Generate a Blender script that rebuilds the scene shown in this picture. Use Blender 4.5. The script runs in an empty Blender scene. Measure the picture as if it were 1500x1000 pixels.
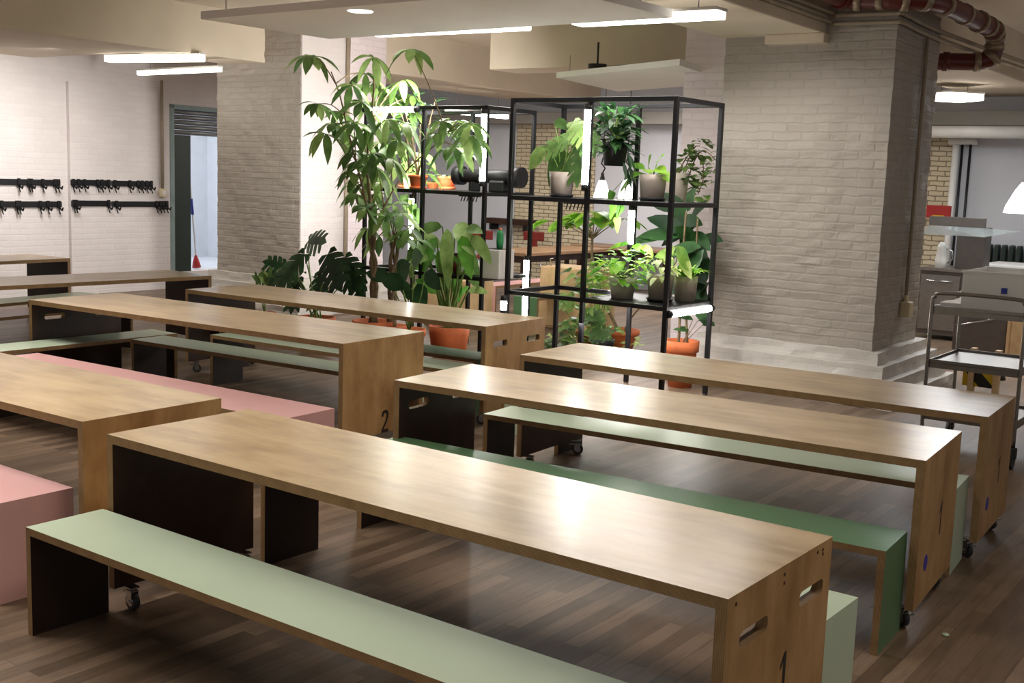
import bpy, bmesh, math, random
from mathutils import Vector, Matrix, noise
rnd = random.Random(11)
SC = bpy.context.scene
COL = SC.collection
PI = math.pi

# ------------------------------------------------------------------ camera
CF, CP, CR, CH, CX, CY = 1698.387, 0.142875, 0.036081, 1.84608, 763.201, 503.379
def make_camera():
    cam = bpy.data.cameras.new('camera')
    o = bpy.data.objects.new('camera', cam)
    COL.objects.link(o)
    cp, sp, cr, sr = math.cos(CP), math.sin(CP), math.cos(CR), math.sin(CR)
    X = Vector((1, 0, 0)); U = Vector((0, sp, cp)); F = Vector((0, cp, -sp))
    right = X * cr + U * sr
    up = U * cr - X * sr
    m = Matrix((right, up, -F)).transposed().to_4x4()
    m.translation = Vector((0, 0, CH))
    o.matrix_world = m
    cam.sensor_width = 36.0
    cam.sensor_fit = 'HORIZONTAL'
    cam.lens = CF * 36.0 / 1500.0
    cam.shift_x = (750 - CX) / 1500.0
    cam.shift_y = (CY - 500) / 1500.0
    cam.clip_end = 200
    SC.camera = o
make_camera()

def ray(px, py):
    dx, dy = px - CX, py - CY
    c, s = math.cos(CR), math.sin(CR)
    x = c * dx + s * dy; y = -s * dx + c * dy
    cp, sp = math.cos(CP), math.sin(CP)
    u = -y / CF
    return Vector((x / CF, cp + u * sp, -sp + u * cp))
O0 = Vector((0, 0, CH))
def Z(px, py, z):
    d = ray(px, py); return O0 + d * ((z - CH) / d.z)
def V(px, py, p, ang):
    nn = Vector((-math.sin(math.radians(ang)), math.cos(math.radians(ang)), 0))
    d = ray(px, py); q = Vector((p[0], p[1], 0))
    return O0 + d * (nn.dot(q - O0) / nn.dot(d))

G = -35.4                                   # direction of the building grid
GR = math.radians(G)
EV = Vector((math.cos(GR), math.sin(GR), 0)); NV = Vector((-EV.y, EV.x, 0))

# ------------------------------------------------------------------ materials
def lin(h):
    h = h.lstrip('#')
    c = [int(h[i:i+2], 16) / 255 for i in (0, 2, 4)]
    return tuple((x / 12.92 if x <= .04045 else ((x + .055) / 1.055) ** 2.4) for x in c) + (1,)
class NT:
    def __init__(s, name):
        s.m = bpy.data.materials.new(name); s.m.use_nodes = True
        s.t = s.m.node_tree; s.b = s.t.nodes['Principled BSDF']; s.out = s.t.nodes['Material Output']
    def n(s, k, **kw):
        x = s.t.nodes.new(k)
        for a, b in kw.items(): setattr(x, a, b)
        return x
    def l(s, a, b): s.t.links.new(a, b)
    def coord(s, kind='Object', scale=(1, 1, 1), rot=(0, 0, 0)):
        tc = s.n('ShaderNodeTexCoord'); mp = s.n('ShaderNodeMapping')
        mp.inputs['Scale'].default_value = scale; mp.inputs['Rotation'].default_value = rot
        s.l(tc.outputs[kind], mp.inputs['Vector']); return mp.outputs['Vector']
    def noise(s, vec, scale=5, detail=4, rough=.5):
        x = s.n('ShaderNodeTexNoise'); x.inputs['Scale'].default_value = scale
        x.inputs['Detail'].default_value = detail; x.inputs['Roughness'].default_value = rough
        if vec is not None: s.l(vec, x.inputs['Vector'])
        return x.outputs['Fac']
    def ramp(s, fac, stops):
        r = s.n('ShaderNodeValToRGB'); el = r.color_ramp.elements
        while len(el) > 1: el.remove(el[-1])
        el[0].position = stops[0][0]; el[0].color = stops[0][1]
        for p, c in stops[1:]:
            k = el.new(p); k.color = c
        s.l(fac, r.inputs['Fac']); return r.outputs['Color']
    def mix(s, fac, a, b, mode='MIX'):
        x = s.n('ShaderNodeMix', data_type='RGBA', blend_type=mode)
        for v, i in ((fac, 0), (a, 6), (b, 7)):
            if hasattr(v, 'is_output') or isinstance(v, bpy.types.NodeSocket): s.l(v, x.inputs[i])
            else: x.inputs[i].default_value = v
        return x.outputs[2]
    def bump(s, h, strength=.3, dist=.01):
        b = s.n('ShaderNodeBump'); b.inputs['Strength'].default_value = strength; b.inputs['Distance'].default_value = dist
        s.l(h, b.inputs['Height']); s.l(b.outputs['Normal'], s.b.inputs['Normal'])
    def base(s, c):
        if isinstance(c, bpy.types.NodeSocket): s.l(c, s.b.inputs['Base Color'])
        else: s.b.inputs['Base Color'].default_value = c
    def pr(s, rough=.5, metal=0., spec=.5):
        s.b.inputs['Roughness'].default_value = rough; s.b.inputs['Metallic'].default_value = metal
        s.b.inputs['Specular IOR Level'].default_value = spec

def plain(name, col, rough=.5, metal=0., var=.12, scale=6, spec=.5):
    t = NT(name); c = lin(col)
    f = t.noise(t.coord(), scale, 4)
    d = tuple(x * (1 - var) for x in c[:3]) + (1,); l_ = tuple(min(1, x * (1 + var)) for x in c[:3]) + (1,)
    t.base(t.ramp(f, [(.3, d), (.7, l_)])); t.pr(rough, metal, spec); return t.m
def emit(name, col, strength):
    t = NT(name); t.base((.9, .9, .9, 1))
    t.b.inputs['Emission Color'].default_value = lin(col); t.b.inputs['Emission Strength'].default_value = strength
    return t.m
def wood(name, a, b, c, scale, rough=.38, spec=.5, coat=0.):
    t = NT(name)
    v = t.coord('Object', scale)
    f = t.noise(v, 2.2, 8, .62)
    blot = t.noise(t.coord('Object', (1.2, 2.5, 1.5)), 2.2, 5, .6)
    col = t.ramp(f, [(.28, lin(a)), (.5, lin(b)), (.75, lin(c))])
    shade = t.ramp(blot, [(.32, (.72, .66, .58, 1)), (.55, (1, 1, 1, 1)), (.75, (1.06, 1.05, 1.04, 1))])
    t.base(t.mix(1.0, col, shade, 'MULTIPLY'))
    t.pr(rough, 0, spec)
    rr = t.n('ShaderNodeMapRange'); rr.inputs[3].default_value = rough - .07; rr.inputs[4].default_value = rough + .12
    t.l(blot, rr.inputs[0]); t.l(rr.outputs[0], t.b.inputs['Roughness'])
    t.bump(t.noise(t.coord('Object', (3, 6, 6)), 3, 3), .1, .004)
    t.b.inputs['Coat Weight'].default_value = coat; t.b.inputs['Coat Roughness'].default_value = .2
    return t.m
def ply(name, axis, dark='#876a48', light='#a08159'):
    t = NT(name)
    sc = [0.3, 0.3, 0.3]; sc[axis] = 1
    tc = t.coord('Object', tuple(sc))
    w = t.n('ShaderNodeTexWave'); w.wave_type = 'BANDS'; w.bands_direction = 'XYZ'[axis]
    w.inputs['Scale'].default_value = 62; w.inputs['Distortion'].default_value = .6
    t.l(tc, w.inputs['Vector'])
    c = t.ramp(w.outputs['Fac'], [(.25, lin(dark)), (.75, lin(light))])
    n2 = t.ramp(t.noise(t.coord('Object', (5, 5, 5)), 3, 4), [(.3, (.75, .72, .7, 1)), (.7, (1, 1, 1, 1))])
    t.base(t.mix(1.0, c, n2, 'MULTIPLY')); t.pr(.6, 0, .3); return t.m
def brick(name, a, b, mortar, bw=.26, bh=.078, rough=.55, bumpd=.012, bstr=.8, ms=.012, paint=True):
    t = NT(name)
    uv = t.coord('UV')
    wob = t.n('ShaderNodeTexNoise'); wob.inputs['Scale'].default_value = 7; t.l(uv, wob.inputs['Vector'])
    add = t.n('ShaderNodeMixRGB', blend_type='ADD') if False else t.n('ShaderNodeVectorMath', operation='MULTIPLY_ADD')
    t.l(wob.outputs['Color'], add.inputs[0]); add.inputs[1].default_value = (.035, .03, 0); t.l(uv, add.inputs[2])
    br = t.n('ShaderNodeTexBrick'); br.inputs['Scale'].default_value = 1
    br.inputs['Brick Width'].default_value = bw; br.inputs['Row Height'].default_value = bh
    br.inputs['Mortar Size'].default_value = ms; br.inputs['Mortar Smooth'].default_value = .6 if paint else .1
    br.inputs['Color1'].default_value = lin(a); br.inputs['Color2'].default_value = lin(b); br.inputs['Mortar'].default_value = lin(mortar)
    t.l(add.outputs[0], br.inputs['Vector'])
    big = t.noise(uv, 1.3, 4); tone = t.ramp(big, [(.3, (.9, .9, .9, 1)), (.7, (1, 1, 1, 1))])
    t.base(t.mix(1.0, br.outputs['Color'], tone, 'MULTIPLY')); t.pr(rough, 0, .4)
    fine = t.noise(uv, 16, 6, .6)
    inv = t.n('ShaderNodeMath', operation='SUBTRACT'); inv.inputs[0].default_value = 1; t.l(br.outputs['Fac'], inv.inputs[1])
    h = t.n('ShaderNodeMath', operation='MULTIPLY_ADD'); t.l(fine, h.inputs[0]); h.inputs[1].default_value = .9; t.l(inv.outputs[0], h.inputs[2])
    t.bump(h.outputs[0], bstr, bumpd); return t.m

M = {}
M['birch_top'] = wood('birch_top', '#ab9069', '#b89d75', '#c2a985', (.8, 7, 3), .32, .5, .45)
M['birch_end'] = wood('birch_end', '#a17a4c', '#b0895a', '#bd9869', (5, 5, .8), .45, .35)
M['ply_z'] = ply('ply_z', 2); M['ply_x'] = ply('ply_x', 0)
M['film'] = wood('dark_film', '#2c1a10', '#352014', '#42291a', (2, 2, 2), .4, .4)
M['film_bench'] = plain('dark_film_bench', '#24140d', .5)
def paint(name, col, rough=.32):
    t = NT(name); c = lin(col)
    f = t.noise(t.coord(), 2.5, 5, .6)
    t.base(t.ramp(f, [(.3, tuple(x * .93 for x in c[:3]) + (1,)), (.7, c)])); t.pr(rough, 0, .45)
    t.bump(t.noise(t.coord('Object', (4, 4, 4)), 4, 3), .05, .003)
    return t.m
M['mint'] = paint('mint_green_laminate', '#bdcbb2'); M['green'] = paint('dark_green_laminate', '#587a55'); M['pink'] = paint('pink_laminate', '#d3a3a0')
M['mintside'] = M['mint']
M['brick'] = brick('white_brick_dimmed', '#aca49a', '#a8a096', '#a8a096', bw=.27, bstr=.38, bumpd=.014)  # white paint darkened in colour to hold the dim light on the pillars
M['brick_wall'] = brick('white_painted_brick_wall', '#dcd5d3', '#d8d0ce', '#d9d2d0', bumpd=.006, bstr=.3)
M['brick_pink_lit'] = brick('brick_pink_light_tint', '#ebe0e3', '#e6d9dd', '#e4d8db', bumpd=.006, bstr=.4)  # white brick, the pink cast of the light put into the colour
M['brick_base_lit'] = brick('white_brick_lit_steps', '#cfcac4', '#cbc6bf', '#cbc6bf', bw=.27, bstr=.15, bumpd=.01)  # same white paint, lighter copy so the step tops look lit
M['tile'] = brick('cream_tile', '#cfc2a6', '#c4b597', '#7d6f5a', .22, .072, .35, .003, .5, .008, False)
M['plaster'] = plain('plaster', '#d6c9b6', .8, 0, .05, 2)
M['ceil'] = plain('ceiling_paint', '#ddd2c2', .85, 0, .06, 1.2)
M['beam'] = plain('beam_paint', '#d2c5b1', .8, 0, .06, 1.5)
M['soffit'] = plain('soffit_panel', '#f2f0ee', .8, 0, .02, 3)
M['greywall'] = plain('grey_wall', '#c2c3c9', .8, 0, .05, 1.5)
M['greybeam'] = plain('grey_beam', '#8d8983', .8, 0, .08, 2)
M['black'] = plain('black_steel', '#17171a', .4, .3, .1)
M['blackplastic'] = plain('black_plastic', '#131315', .5)
M['rubber'] = plain('grey_rubber', '#2b2c2e', .6)
M['chrome'] = plain('chrome', '#b9b9b9', .25, 1., .05)
M['steel'] = plain('stainless_steel', '#8f8a84', .32, .9, .08, 20)
M['steel_dark'] = plain('dark_steel_panel', '#6b645f', .4, .6, .08, 12)
M['terra'] = plain('terracotta', '#c8693a', .75, 0, .12, 8)
M['taupe'] = plain('taupe_ceramic', '#a3968c', .6, 0, .06, 5)
M['paleceramic'] = plain('pale_ceramic', '#cfc3b8', .55, 0, .06, 5)
M['whiteceramic'] = plain('white_ceramic', '#e4e2de', .45, 0, .04, 5)
M['soil'] = plain('potting_soil', '#2c2018', .9, 0, .4, 60)
M['bark'] = plain('grey_brown_bark', '#7d6a4f', .8, 0, .3, 30)
M['greenstem'] = plain('green_stem', '#6d8a3e', .6, 0, .2, 20)
M['redpipe'] = plain('red_brown_pipe', '#5e2019', .4, 0, .15, 8)
M['clamp'] = plain('weathered_pipe_clamp', '#9a8a76', .45, .6, .2, 12)
M['conduit'] = plain('painted_conduit', '#9c8e7b', .6, 0, .1)
M['socket'] = plain('cream_plastic', '#d3c5a4', .5, 0, .05)
M['number'] = plain('black_paint', '#231a14', .7)
M['burnt'] = plain('dark_brown_mark', '#4a2c18', .7)
M['blue'] = plain('blue_violet_sticker', '#34309a', .5)
M['tube'] = emit('glowing_tube', '#fffdf6', 60)
M['tube_soft'] = emit('glowing_strip', '#fff8ee', 9); M['tube_wall'] = emit('glowing_tube_warm', '#fff8ea', 6)
M['redplastic'] = plain('dark_red_plastic', '#6e1d16', .45)
M['redpaint'] = plain('red_paint', '#a3201c', .5)
M['yellow'] = plain('yellow_paint', '#c9a51c', .5)
M['darkgreen'] = plain('dark_green_door', '#16261f', .45)
M['teal'] = plain('grey_teal_frame', '#7f918f', .5)
M['shutter'] = plain('grey_metal_shutter', '#85888a', .4, .5)
M['bluewhite'] = plain('bluish_white_panel', '#e0e4ea', .55, 0, .03)
M['wood_far'] = wood('light_plywood', '#c9a676', '#d6b688', '#dec197', (4, 4, .8), .5)
M['wood_mid'] = wood('brown_tabletop', '#7c5f45', '#8f7053', '#9c7d5f', (1, 8, 3), .4)
M['grass_green'] = plain('cactus_green', '#2f8a52', .5, 0, .2, 30)
M['mop_blue'] = plain('blue_handle', '#2b3c9c', .5)
M['cloth'] = plain('white_cloth', '#d6d2cf', .9, 0, .06, 20)
def glass(name, col, alpha_rough=.05):
    t = NT(name); t.base(lin(col)); t.pr(alpha_rough, 0, .5)
    t.b.inputs['Transmission Weight'].default_value = .85; t.b.inputs['IOR'].default_value = 1.2
    return t.m
M['glass'] = glass('clear_glass', '#dfe6e4'); M['frost'] = glass('cloudy_plastic', '#f6f6f4', .5); M['frost'].node_tree.nodes['Principled BSDF'].inputs['Transmission Weight'].default_value = .45
def shade_mat():
    t = NT('glowing_lamp_shade'); t.base((.9, .9, .88, 1))
    t.b.inputs['Emission Color'].default_value = (1, .98, .94, 1); t.b.inputs['Emission Strength'].default_value = 3.0
    return t.m
M['shade'] = shade_mat()
def floor_mat():
    t = NT('oak_strip_floor')
    uv = t.coord('Object', (1, 1, 1), (0, 0, -GR - PI / 2))
    br = t.n('ShaderNodeTexBrick'); br.inputs['Scale'].default_value = 1
    br.inputs['Brick Width'].default_value = .75; br.inputs['Row Height'].default_value = .075
    br.inputs['Mortar Size'].default_value = .0018; br.inputs['Mortar Smooth'].default_value = .1
    br.inputs['Color1'].default_value = (0, 0, 0, 1); br.inputs['Color2'].default_value = (1, 1, 1, 1); br.inputs['Mortar'].default_value = (.0, .0, .0, 1)
    br.offset = .37
    t.l(uv, br.inputs['Vector'])
    mp = t.n('ShaderNodeMapping'); mp.inputs['Scale'].default_value = (1.6, 18, 1); t.l(uv, mp.inputs['Vector'])
    g = t.noise(mp.outputs[0], 2.5, 8, .65)
    blot = t.noise(uv, 1.6, 5, .6)
    c1 = t.ramp(br.outputs['Color'], [(0, lin('#5e4c3b')), (.5, lin('#725e4c')), (1, lin('#87715d'))])
    c2 = t.ramp(g, [(.25, (.6, .57, .55, 1)), (.5, (.95, .95, .95, 1)), (.8, (1.12, 1.1, 1.06, 1))])
    c3 = t.ramp(blot, [(.3, (.78, .76, .75, 1)), (.7, (1.05, 1.05, 1.05, 1))])
    t.base(t.mix(1.0, t.mix(1.0, c1, c2, 'MULTIPLY'), c3, 'MULTIPLY')); t.pr(.42, 0, .45)
    t.bump(g, .1, .003); return t.m
M['floor'] = floor_mat()
def hazard():
    t = NT('hazard_stripes'); w = t.n('ShaderNodeTexWave'); w.bands_direction = 'DIAGONAL'; w.inputs['Scale'].default_value = 2.2
    t.l(t.coord(), w.inputs['Vector']); t.base(t.ramp(w.outputs['Fac'], [(.48, lin('#16130e')), (.52, lin('#c9a51c'))])); t.pr(.5); return t.m
M['hazard'] = hazard()
def leafmat(name, a, b, trans=.35, rough=.38):
    t = NT(name)
    f = t.noise(t.coord('Object', (1, 1, 1)), 9, 4)
    c = t.ramp(f, [(.3, lin(a)), (.7, lin(b))]); t.base(c); t.pr(rough, 0, .45)
    tr = t.n('ShaderNodeBsdfTranslucent'); hs = t.n('ShaderNodeHueSaturation'); hs.inputs['Value'].default_value = 1.7; hs.inputs['Saturation'].default_value = .92
    t.l(c, hs.inputs['Color']); t.l(hs.outputs[0], tr.inputs['Color'])
    ms = t.n('ShaderNodeMixShader'); ms.inputs[0].default_value = trans
    t.l(t.b.outputs[0], ms.inputs[1]); t.l(tr.outputs[0], ms.inputs[2]); t.l(ms.outputs[0], t.out.inputs['Surface'])
    return t.m
LF = {'mid': [leafmat('leaf_mid_a', '#46672e', '#6a8a48'), leafmat('leaf_mid_b', '#66863f', '#98b168'), leafmat('leaf_mid_c', '#365428', '#52743a')],
      'dark': [leafmat('leaf_dark_a', '#16321a', '#2b4f28', .2, .55), leafmat('leaf_dark_b', '#1f4220', '#38622f', .2, .5), leafmat('leaf_dark_c', '#142d1a', '#224524', .15, .55)],
      'bright': [leafmat('leaf_bright_a', '#5f9a2a', '#86bd3e', .45), leafmat('leaf_bright_b', '#7fb03a', '#a9d24e', .45), leafmat('leaf_bright_c', '#4a8a2c', '#6fae40', .4)],
      'variegated': [leafmat('leaf_var_a', '#8fb04a', '#d3dc96', .4), leafmat('leaf_var_b', '#5c9038', '#a7c566', .4), leafmat('leaf_var_c', '#b9c878', '#e1e6b4', .4)],
      'pale': [leafmat('leaf_pale_a', '#5a8550', '#89ab78', .3), leafmat('leaf_pale_b', '#456f42', '#6c935c', .3), leafmat('leaf_pale_c', '#9ab78c', '#bfd0ae', .3)]}

LF['paddle'] = [LF['mid'][1], LF['bright'][2], LF['mid'][0]]
# ------------------------------------------------------------------ mesh helpers
def rotz(a): return Matrix.Rotation(a, 4, 'Z')
class MB:
    def __init__(s): s.bm = bmesh.new()
    def box(s, a, b, mi=0, mat=None):
        x0, y0, z0 = a; x1, y1, z1 = b
        vs = [s.bm.verts.new(p) for p in ((x0,y0,z0),(x1,y0,z0),(x1,y1,z0),(x0,y1,z0),(x0,y0,z1),(x1,y0,z1),(x1,y1,z1),(x0,y1,z1))]
        if mat is not None:
            for v in vs: v.co = mat @ v.co
        for f in ((0,3,2,1),(4,5,6,7),(0,1,5,4),(1,2,6,5),(2,3,7,6),(3,0,4,7)):
            k = s.bm.faces.new([vs[i] for i in f]); k.material_index = mi
        return s
    def bbox(s, a, b, r=.006, mi=0, seg=2):          # bevelled box
        t = bmesh.new(); m = MB.__new__(MB); m.bm = t; m.box(a, b, mi)
        bmesh.ops.bevel(t, geom=t.edges[:], offset=r, segments=seg, profile=.5, affect='EDGES')
        for f in t.faces: f.material_index = mi
        s.join(t); return s
    def join(s, t):
        mp = {}
        for v in t.verts: mp[v] = s.bm.verts.new(v.co)
        for f in t.faces:
            try:
                k = s.bm.faces.new([mp[v] for v in f.verts]); k.material_index = f.material_index; k.smooth = f.smooth
            except ValueError: pass
        t.free()
    def tube(s, pts, r, seg=8, mi=0, cap=True, r1=None, smooth=True):
        pts = [Vector(p) for p in pts]; rings = []
        N = len(pts); up = None
        for i, p in enumerate(pts):
            d = (pts[min(i+1, N-1)] - pts[max(i-1, 0)])
            if d.length < 1e-9: d = Vector((0, 0, 1))
            d.normalize()
            if up is None:
                up = Vector((0, 0, 1)) if abs(d.z) < .9 else Vector((1, 0, 0))
            a = d.cross(up)
            if a.length < 1e-4: a = d.cross(Vector((0, 1, 0)))
            a.normalize(); b = a.cross(d).normalized(); up = b
            rr = r if r1 is None else r + (r1 - r) * i / max(1, N - 1)
            if isinstance(r, (list, tuple)): rr = r[i]
            rings.append([s.bm.verts.new(p + a * rr * math.cos(2*PI*k/seg) + b * rr * math.sin(2*PI*k/seg)) for k in range(seg)])
        for i in range(N - 1):
            for k in range(seg):
                f = s.bm.faces.new((rings[i][k], rings[i][(k+1) % seg], rings[i+1][(k+1) % seg], rings[i+1][k])); f.material_index = mi; f.smooth = smooth
        if cap:
            for rg, rev in ((rings[0], True), (rings[-1], False)):
                f = s.bm.faces.new(rg[::-1] if not rev else rg); f.material_index = mi
        return s
    def lathe(s, prof, c=(0, 0, 0), seg=24, mi=0, smooth=True):
        c = Vector(c); rings = []
        for r, z in prof:
            if r < 1e-6: rings.append([s.bm.verts.new(c + Vector((0, 0, z)))])
            else: rings.append([s.bm.verts.new(c + Vector((r*math.cos(2*PI*k/seg), r*math.sin(2*PI*k/seg), z))) for k in range(seg)])
        for a, b in zip(rings, rings[1:]):
            for k in range(seg):
                k2 = (k + 1) % seg
                if len(a) == 1 and len(b) == 1: continue
                q = [a[0], b[k2], b[k]] if len(a) == 1 else [a[k], a[k2], b[0]] if len(b) == 1 else [a[k], a[k2], b[k2], b[k]]
                f = s.bm.faces.new(q); f.material_index = mi; f.smooth = smooth
        return s
    def build(s, name, mats, parent=None, loc=None, rot=0, uv=False, keepnormals=False):
        if not keepnormals: bmesh.ops.recalc_face_normals(s.bm, faces=s.bm.faces[:])
        if uv:
            L = s.bm.loops.layers.uv.new('UVMap')
            for f in s.bm.faces:
                nx, ny, nz = (abs(q) for q in f.normal)
                for lp in f.loops:
                    c = lp.vert.co
                    lp[L].uv = (c.x, c.y) if nz > .8 else ((c.y, c.z) if nx > ny else (c.x, c.z))
        me = bpy.data.meshes.new(name); s.bm.to_mesh(me); s.bm.free()
        for m in (mats if isinstance(mats, (list, tuple)) else [mats]): me.materials.append(m)
        o = bpy.data.objects.new(name, me); COL.objects.link(o)
        if parent is not None: o.parent = parent
        if loc is not None: o.location = loc
        if rot: o.rotation_euler = (0, 0, rot)
        return o
def tag(o, label=None, cat=None, group=None, kind=None):
    if label: o['label'] = label
    if cat: o['category'] = cat
    if group: o['group'] = group
    if kind: o['kind'] = kind
    return o
def thing(name, label, cat, loc=(0, 0, 0), rot=0, group=None):
    o = bpy.data.objects.new(name, None); COL.objects.link(o); o.empty_display_size = .1
    o.location = loc; o.rotation_euler = (0, 0, rot)
    return tag(o, label, cat, group)
def struct(o, label, cat): return tag(o, label, cat, None, 'structure')

# ------------------------------------------------------------------ tables and benches
TH = .036
def slot_loop(cu, cz, w, h, seg=5):
    r = h / 2 * .8; pts = []
    for sx, sz, a0 in ((1, 1, 0), (-1, 1, 90), (-1, -1, 180), (1, -1, 270)):
        for k in range(seg):
            a = math.radians(a0 + 90 * k / (seg - 1))
            pts.append((cu + sx * (w/2 - r) + r*math.cos(a), cz + sz * (h/2 - r) + r*math.sin(a)))
    return pts
def panel_bm(side_x, inward, W, zb, H, th, slots):
    """mitred upright panel; outer face at x=side_x; mats 0 outer,1 edge,2 inner"""
    m = MB(); bm = m.bm
    loops = [[(0, zb), (W, zb), (W, H), (0, H)]] + [slot_loop(*q) for q in slots]
    def side(x, mitre, mi):
        t = bmesh.new(); es = []
        for lp in loops:
            vs = [t.verts.new((x, u, (z - th if (mitre and abs(z - H) < 1e-6) else z))) for u, z in lp]
            es += [t.edges.new((vs[i], vs[(i+1) % len(vs)])) for i in range(len(vs))]
        bmesh.ops.triangle_fill(t, use_beauty=True, use_dissolve=False, edges=es)
        for f in t.faces: f.material_index = mi
        m.join(t)
    side(side_x, False, 0); side(side_x + inward * th, True, 2)
    for li, lp in enumerate(loops):
        N = len(lp)
        for i in range(N):
            (u0, z0), (u1, z1) = lp[i], lp[(i+1) % N]
            def zz(z): return z - th if abs(z - H) < 1e-6 else z
            q = [(side_x, u0, z0), (side_x, u1, z1), (side_x + inward*th, u1, zz(z1)), (side_x + inward*th, u0, zz(z0))]
            f = bm.faces.new([bm.verts.new(p) for p in q]); f.material_index = 1
    bmesh.ops.remove_doubles(bm, verts=bm.verts[:], dist=1e-5)
    return m
def top_bm(L, W, H, th):
    m = MB(); bm = m.bm
    pr = [(0, H), (L, H), (L - th, H - th), (th, H - th)]
    # subdivide the run slightly so the veneer can sag a hair
    a = [bm.verts.new((x, 0, z)) for x, z in pr]; b = [bm.verts.new((x, W, z)) for x, z in pr]
    for q, mi in (((a[0], a[1], b[1], b[0]), 0), ((a[2], a[3], b[3], b[2]), 2), ((a[0], a[3], a[2], a[1]), 1), ((b[0], b[1], b[2], b[3]), 1),
                  ((a[0], b[0], b[3], a[3]), 1), ((a[1], a[2], b[2], b[1]), 1)):
        f = bm.faces.new(q); f.material_index = mi
    return m
def caster_meshes():
    r = .037
    m = MB()
    m.box((-.032, -.022, .094), (.032, .022, .1)).tube([(0, 0, .082), (0, 0, .096)], .014, 10)
    for sy in (-.017, .014): m.box((-.012, sy, .03), (.028, sy + .003, .084))
    m.box((-.014, -.017, .078), (.028, .017, .084)); m.tube([(.012, -.022, r), (.012, .022, r)], .006, 8)
    m.box((-.045, -.013, .066), (-.008, .013, .074))
    b = m.build('caster', M['chrome'])
    m = MB(); m.tube([(.012, -.0125, r), (.012, .0125, r)], r, 20); m.tube([(.012, -.0145, r), (.012, .0145, r)], .02, 14, 1)
    w = m.build('wheel', [M['rubber'], M['chrome']])
    bm_, wm_ = b.data, w.data
    bpy.data.objects.remove(b); bpy.data.objects.remove(w)
    return bm_, wm_
CASTER, WHEEL = caster_meshes()
DIG = {'1': [[(.02, .105), (.045, .14), (.06, .14), (.06, 0), (.042, 0), (.042, .112), (.02, .09)]],
       '2': [[(0, .1), (0, .115), (.012, .135), (.033, .14), (.055, .135), (.066, .115), (.066, .095), (.055, .07), (.022, .02), (.066, .02), (.066, 0), (0, 0), (0, .018), (.04, .075), (.048, .1), (.046, .114), (.033, .122), (.02, .114), (.018, .1)]]}
def table(label, x, y, deg, L, W, sl=False, sr=False, number=None, numpos=(.4, .33), nh=.14, sticker=None, slx=None, casters=True, H=.75, zb=.1, cut=None, screws=False, group='plywood tables on casters'):
    t = thing('canteen_table', label, 'table', (x, y, 0), math.radians(deg), group)
    slots = [(.18 * W / .74, .605, .185, .048), (.592 * W / .74, .605, .185, .048)]
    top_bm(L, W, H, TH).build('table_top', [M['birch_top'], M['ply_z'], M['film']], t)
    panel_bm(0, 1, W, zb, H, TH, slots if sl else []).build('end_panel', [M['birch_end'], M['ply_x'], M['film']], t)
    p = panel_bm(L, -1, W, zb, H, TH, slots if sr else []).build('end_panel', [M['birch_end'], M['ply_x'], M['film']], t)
    if screws:
        for k, (u, z) in enumerate(((.05, .722), (.37, .722), (.372, .695), (.62, .728), (.66, .726), (.662, .712))):
            m = MB(); m.tube([(L - .001, u, z), (L + .0015, u, z)], .006, 8); m.build('screw', M['burnt'], p)
    if number:
        m = MB(); s = nh / .14
        for lp in DIG[number]:
            vs = [m.bm.verts.new((L + .0012, numpos[0] + a * s - .03 * s, numpos[1] + b * s)) for a, b in lp]
            es = [m.bm.edges.new((vs[i], vs[(i+1) % len(vs)])) for i in range(len(vs))]
            bmesh.ops.triangle_fill(m.bm, use_beauty=True, edges=es)
        tag(m.build('number', M['number'] if number == '2' or screws else M['burnt'], p), 'dark numeral %s' % number)
    if sticker:
        m = MB(); m.tube([(L + .0002, sticker[0], sticker[1]), (L + .0015, sticker[0], sticker[1])], .036, 20)
        tag(m.build('sticker', M['blue'], p), 'round blue-violet sticker')
    if casters:
        for cx, sx in ((.05, 1), (L - .05, -1)):
            for cy in (.07, W - .07):
                c = bpy.data.objects.new('caster', CASTER); COL.objects.link(c); c.parent = t; c.location = (cx, cy, 0); c.rotation_euler = (0, 0, rnd.uniform(-.9, .9) + (PI if sx < 0 else 0))
                w = bpy.data.objects.new('wheel', WHEEL); COL.objects.link(w); w.parent = c
    return t
def bench(label, x, y, deg, L, W, col, H=.435, th=.03, group=None):
    t = thing('bench', label, 'bench', (x, y, 0), math.radians(deg), group)
    ms = [M[col], M['ply_z'], M['film_bench']]; mx = [M[col], M['ply_x'], M['film_bench']]
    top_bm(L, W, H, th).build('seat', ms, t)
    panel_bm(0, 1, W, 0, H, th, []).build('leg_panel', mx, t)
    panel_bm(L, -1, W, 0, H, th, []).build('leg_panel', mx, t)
    return t

T1 = table('plywood table with numeral 1, two hand slots in its near end, nearest to the viewer', -1.672, 4.613, -36.1, 2.785, .738, sr=True, number='1', numpos=(.395, .33), screws=True)
T2 = table('plywood table between the dark green bench and a mint bench, blue sticker on end panel', -.669, 6.091, -31.3, 2.752, .735, sl=True, number='1', numpos=(.39, .335), nh=.155, sticker=(.166, .27))
T3 = table('plywood table farthest right, end panel with blue sticker beside the steel trolley', -.005, 7.144, -32.5, 2.77, .74, number='1', numpos=(.41, .33), sticker=(.18, .266))
T4 = table('plywood table marked with a black numeral 2 on its end panel', -3.893, 9.081, -32.4, 3.266, .847, sl=True, number='2', numpos=(.43, .1), nh=.155)
T6 = table('plywood table right in front of the plants with two hand slots in its end', -3.005, 10.271, -33.7, 3.297, .803, sr=True)
T5 = table('plywood table between two pink benches, cut off by the left picture edge', -4.237, 6.494, -35.0, 2.912, .75)
T7 = table('plywood table at left, turned crosswise to the others in front of the brick pillar', -4.995, 9.402, 50.5, 2.912, .755)
q = Z(103, 378, .75)
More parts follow.
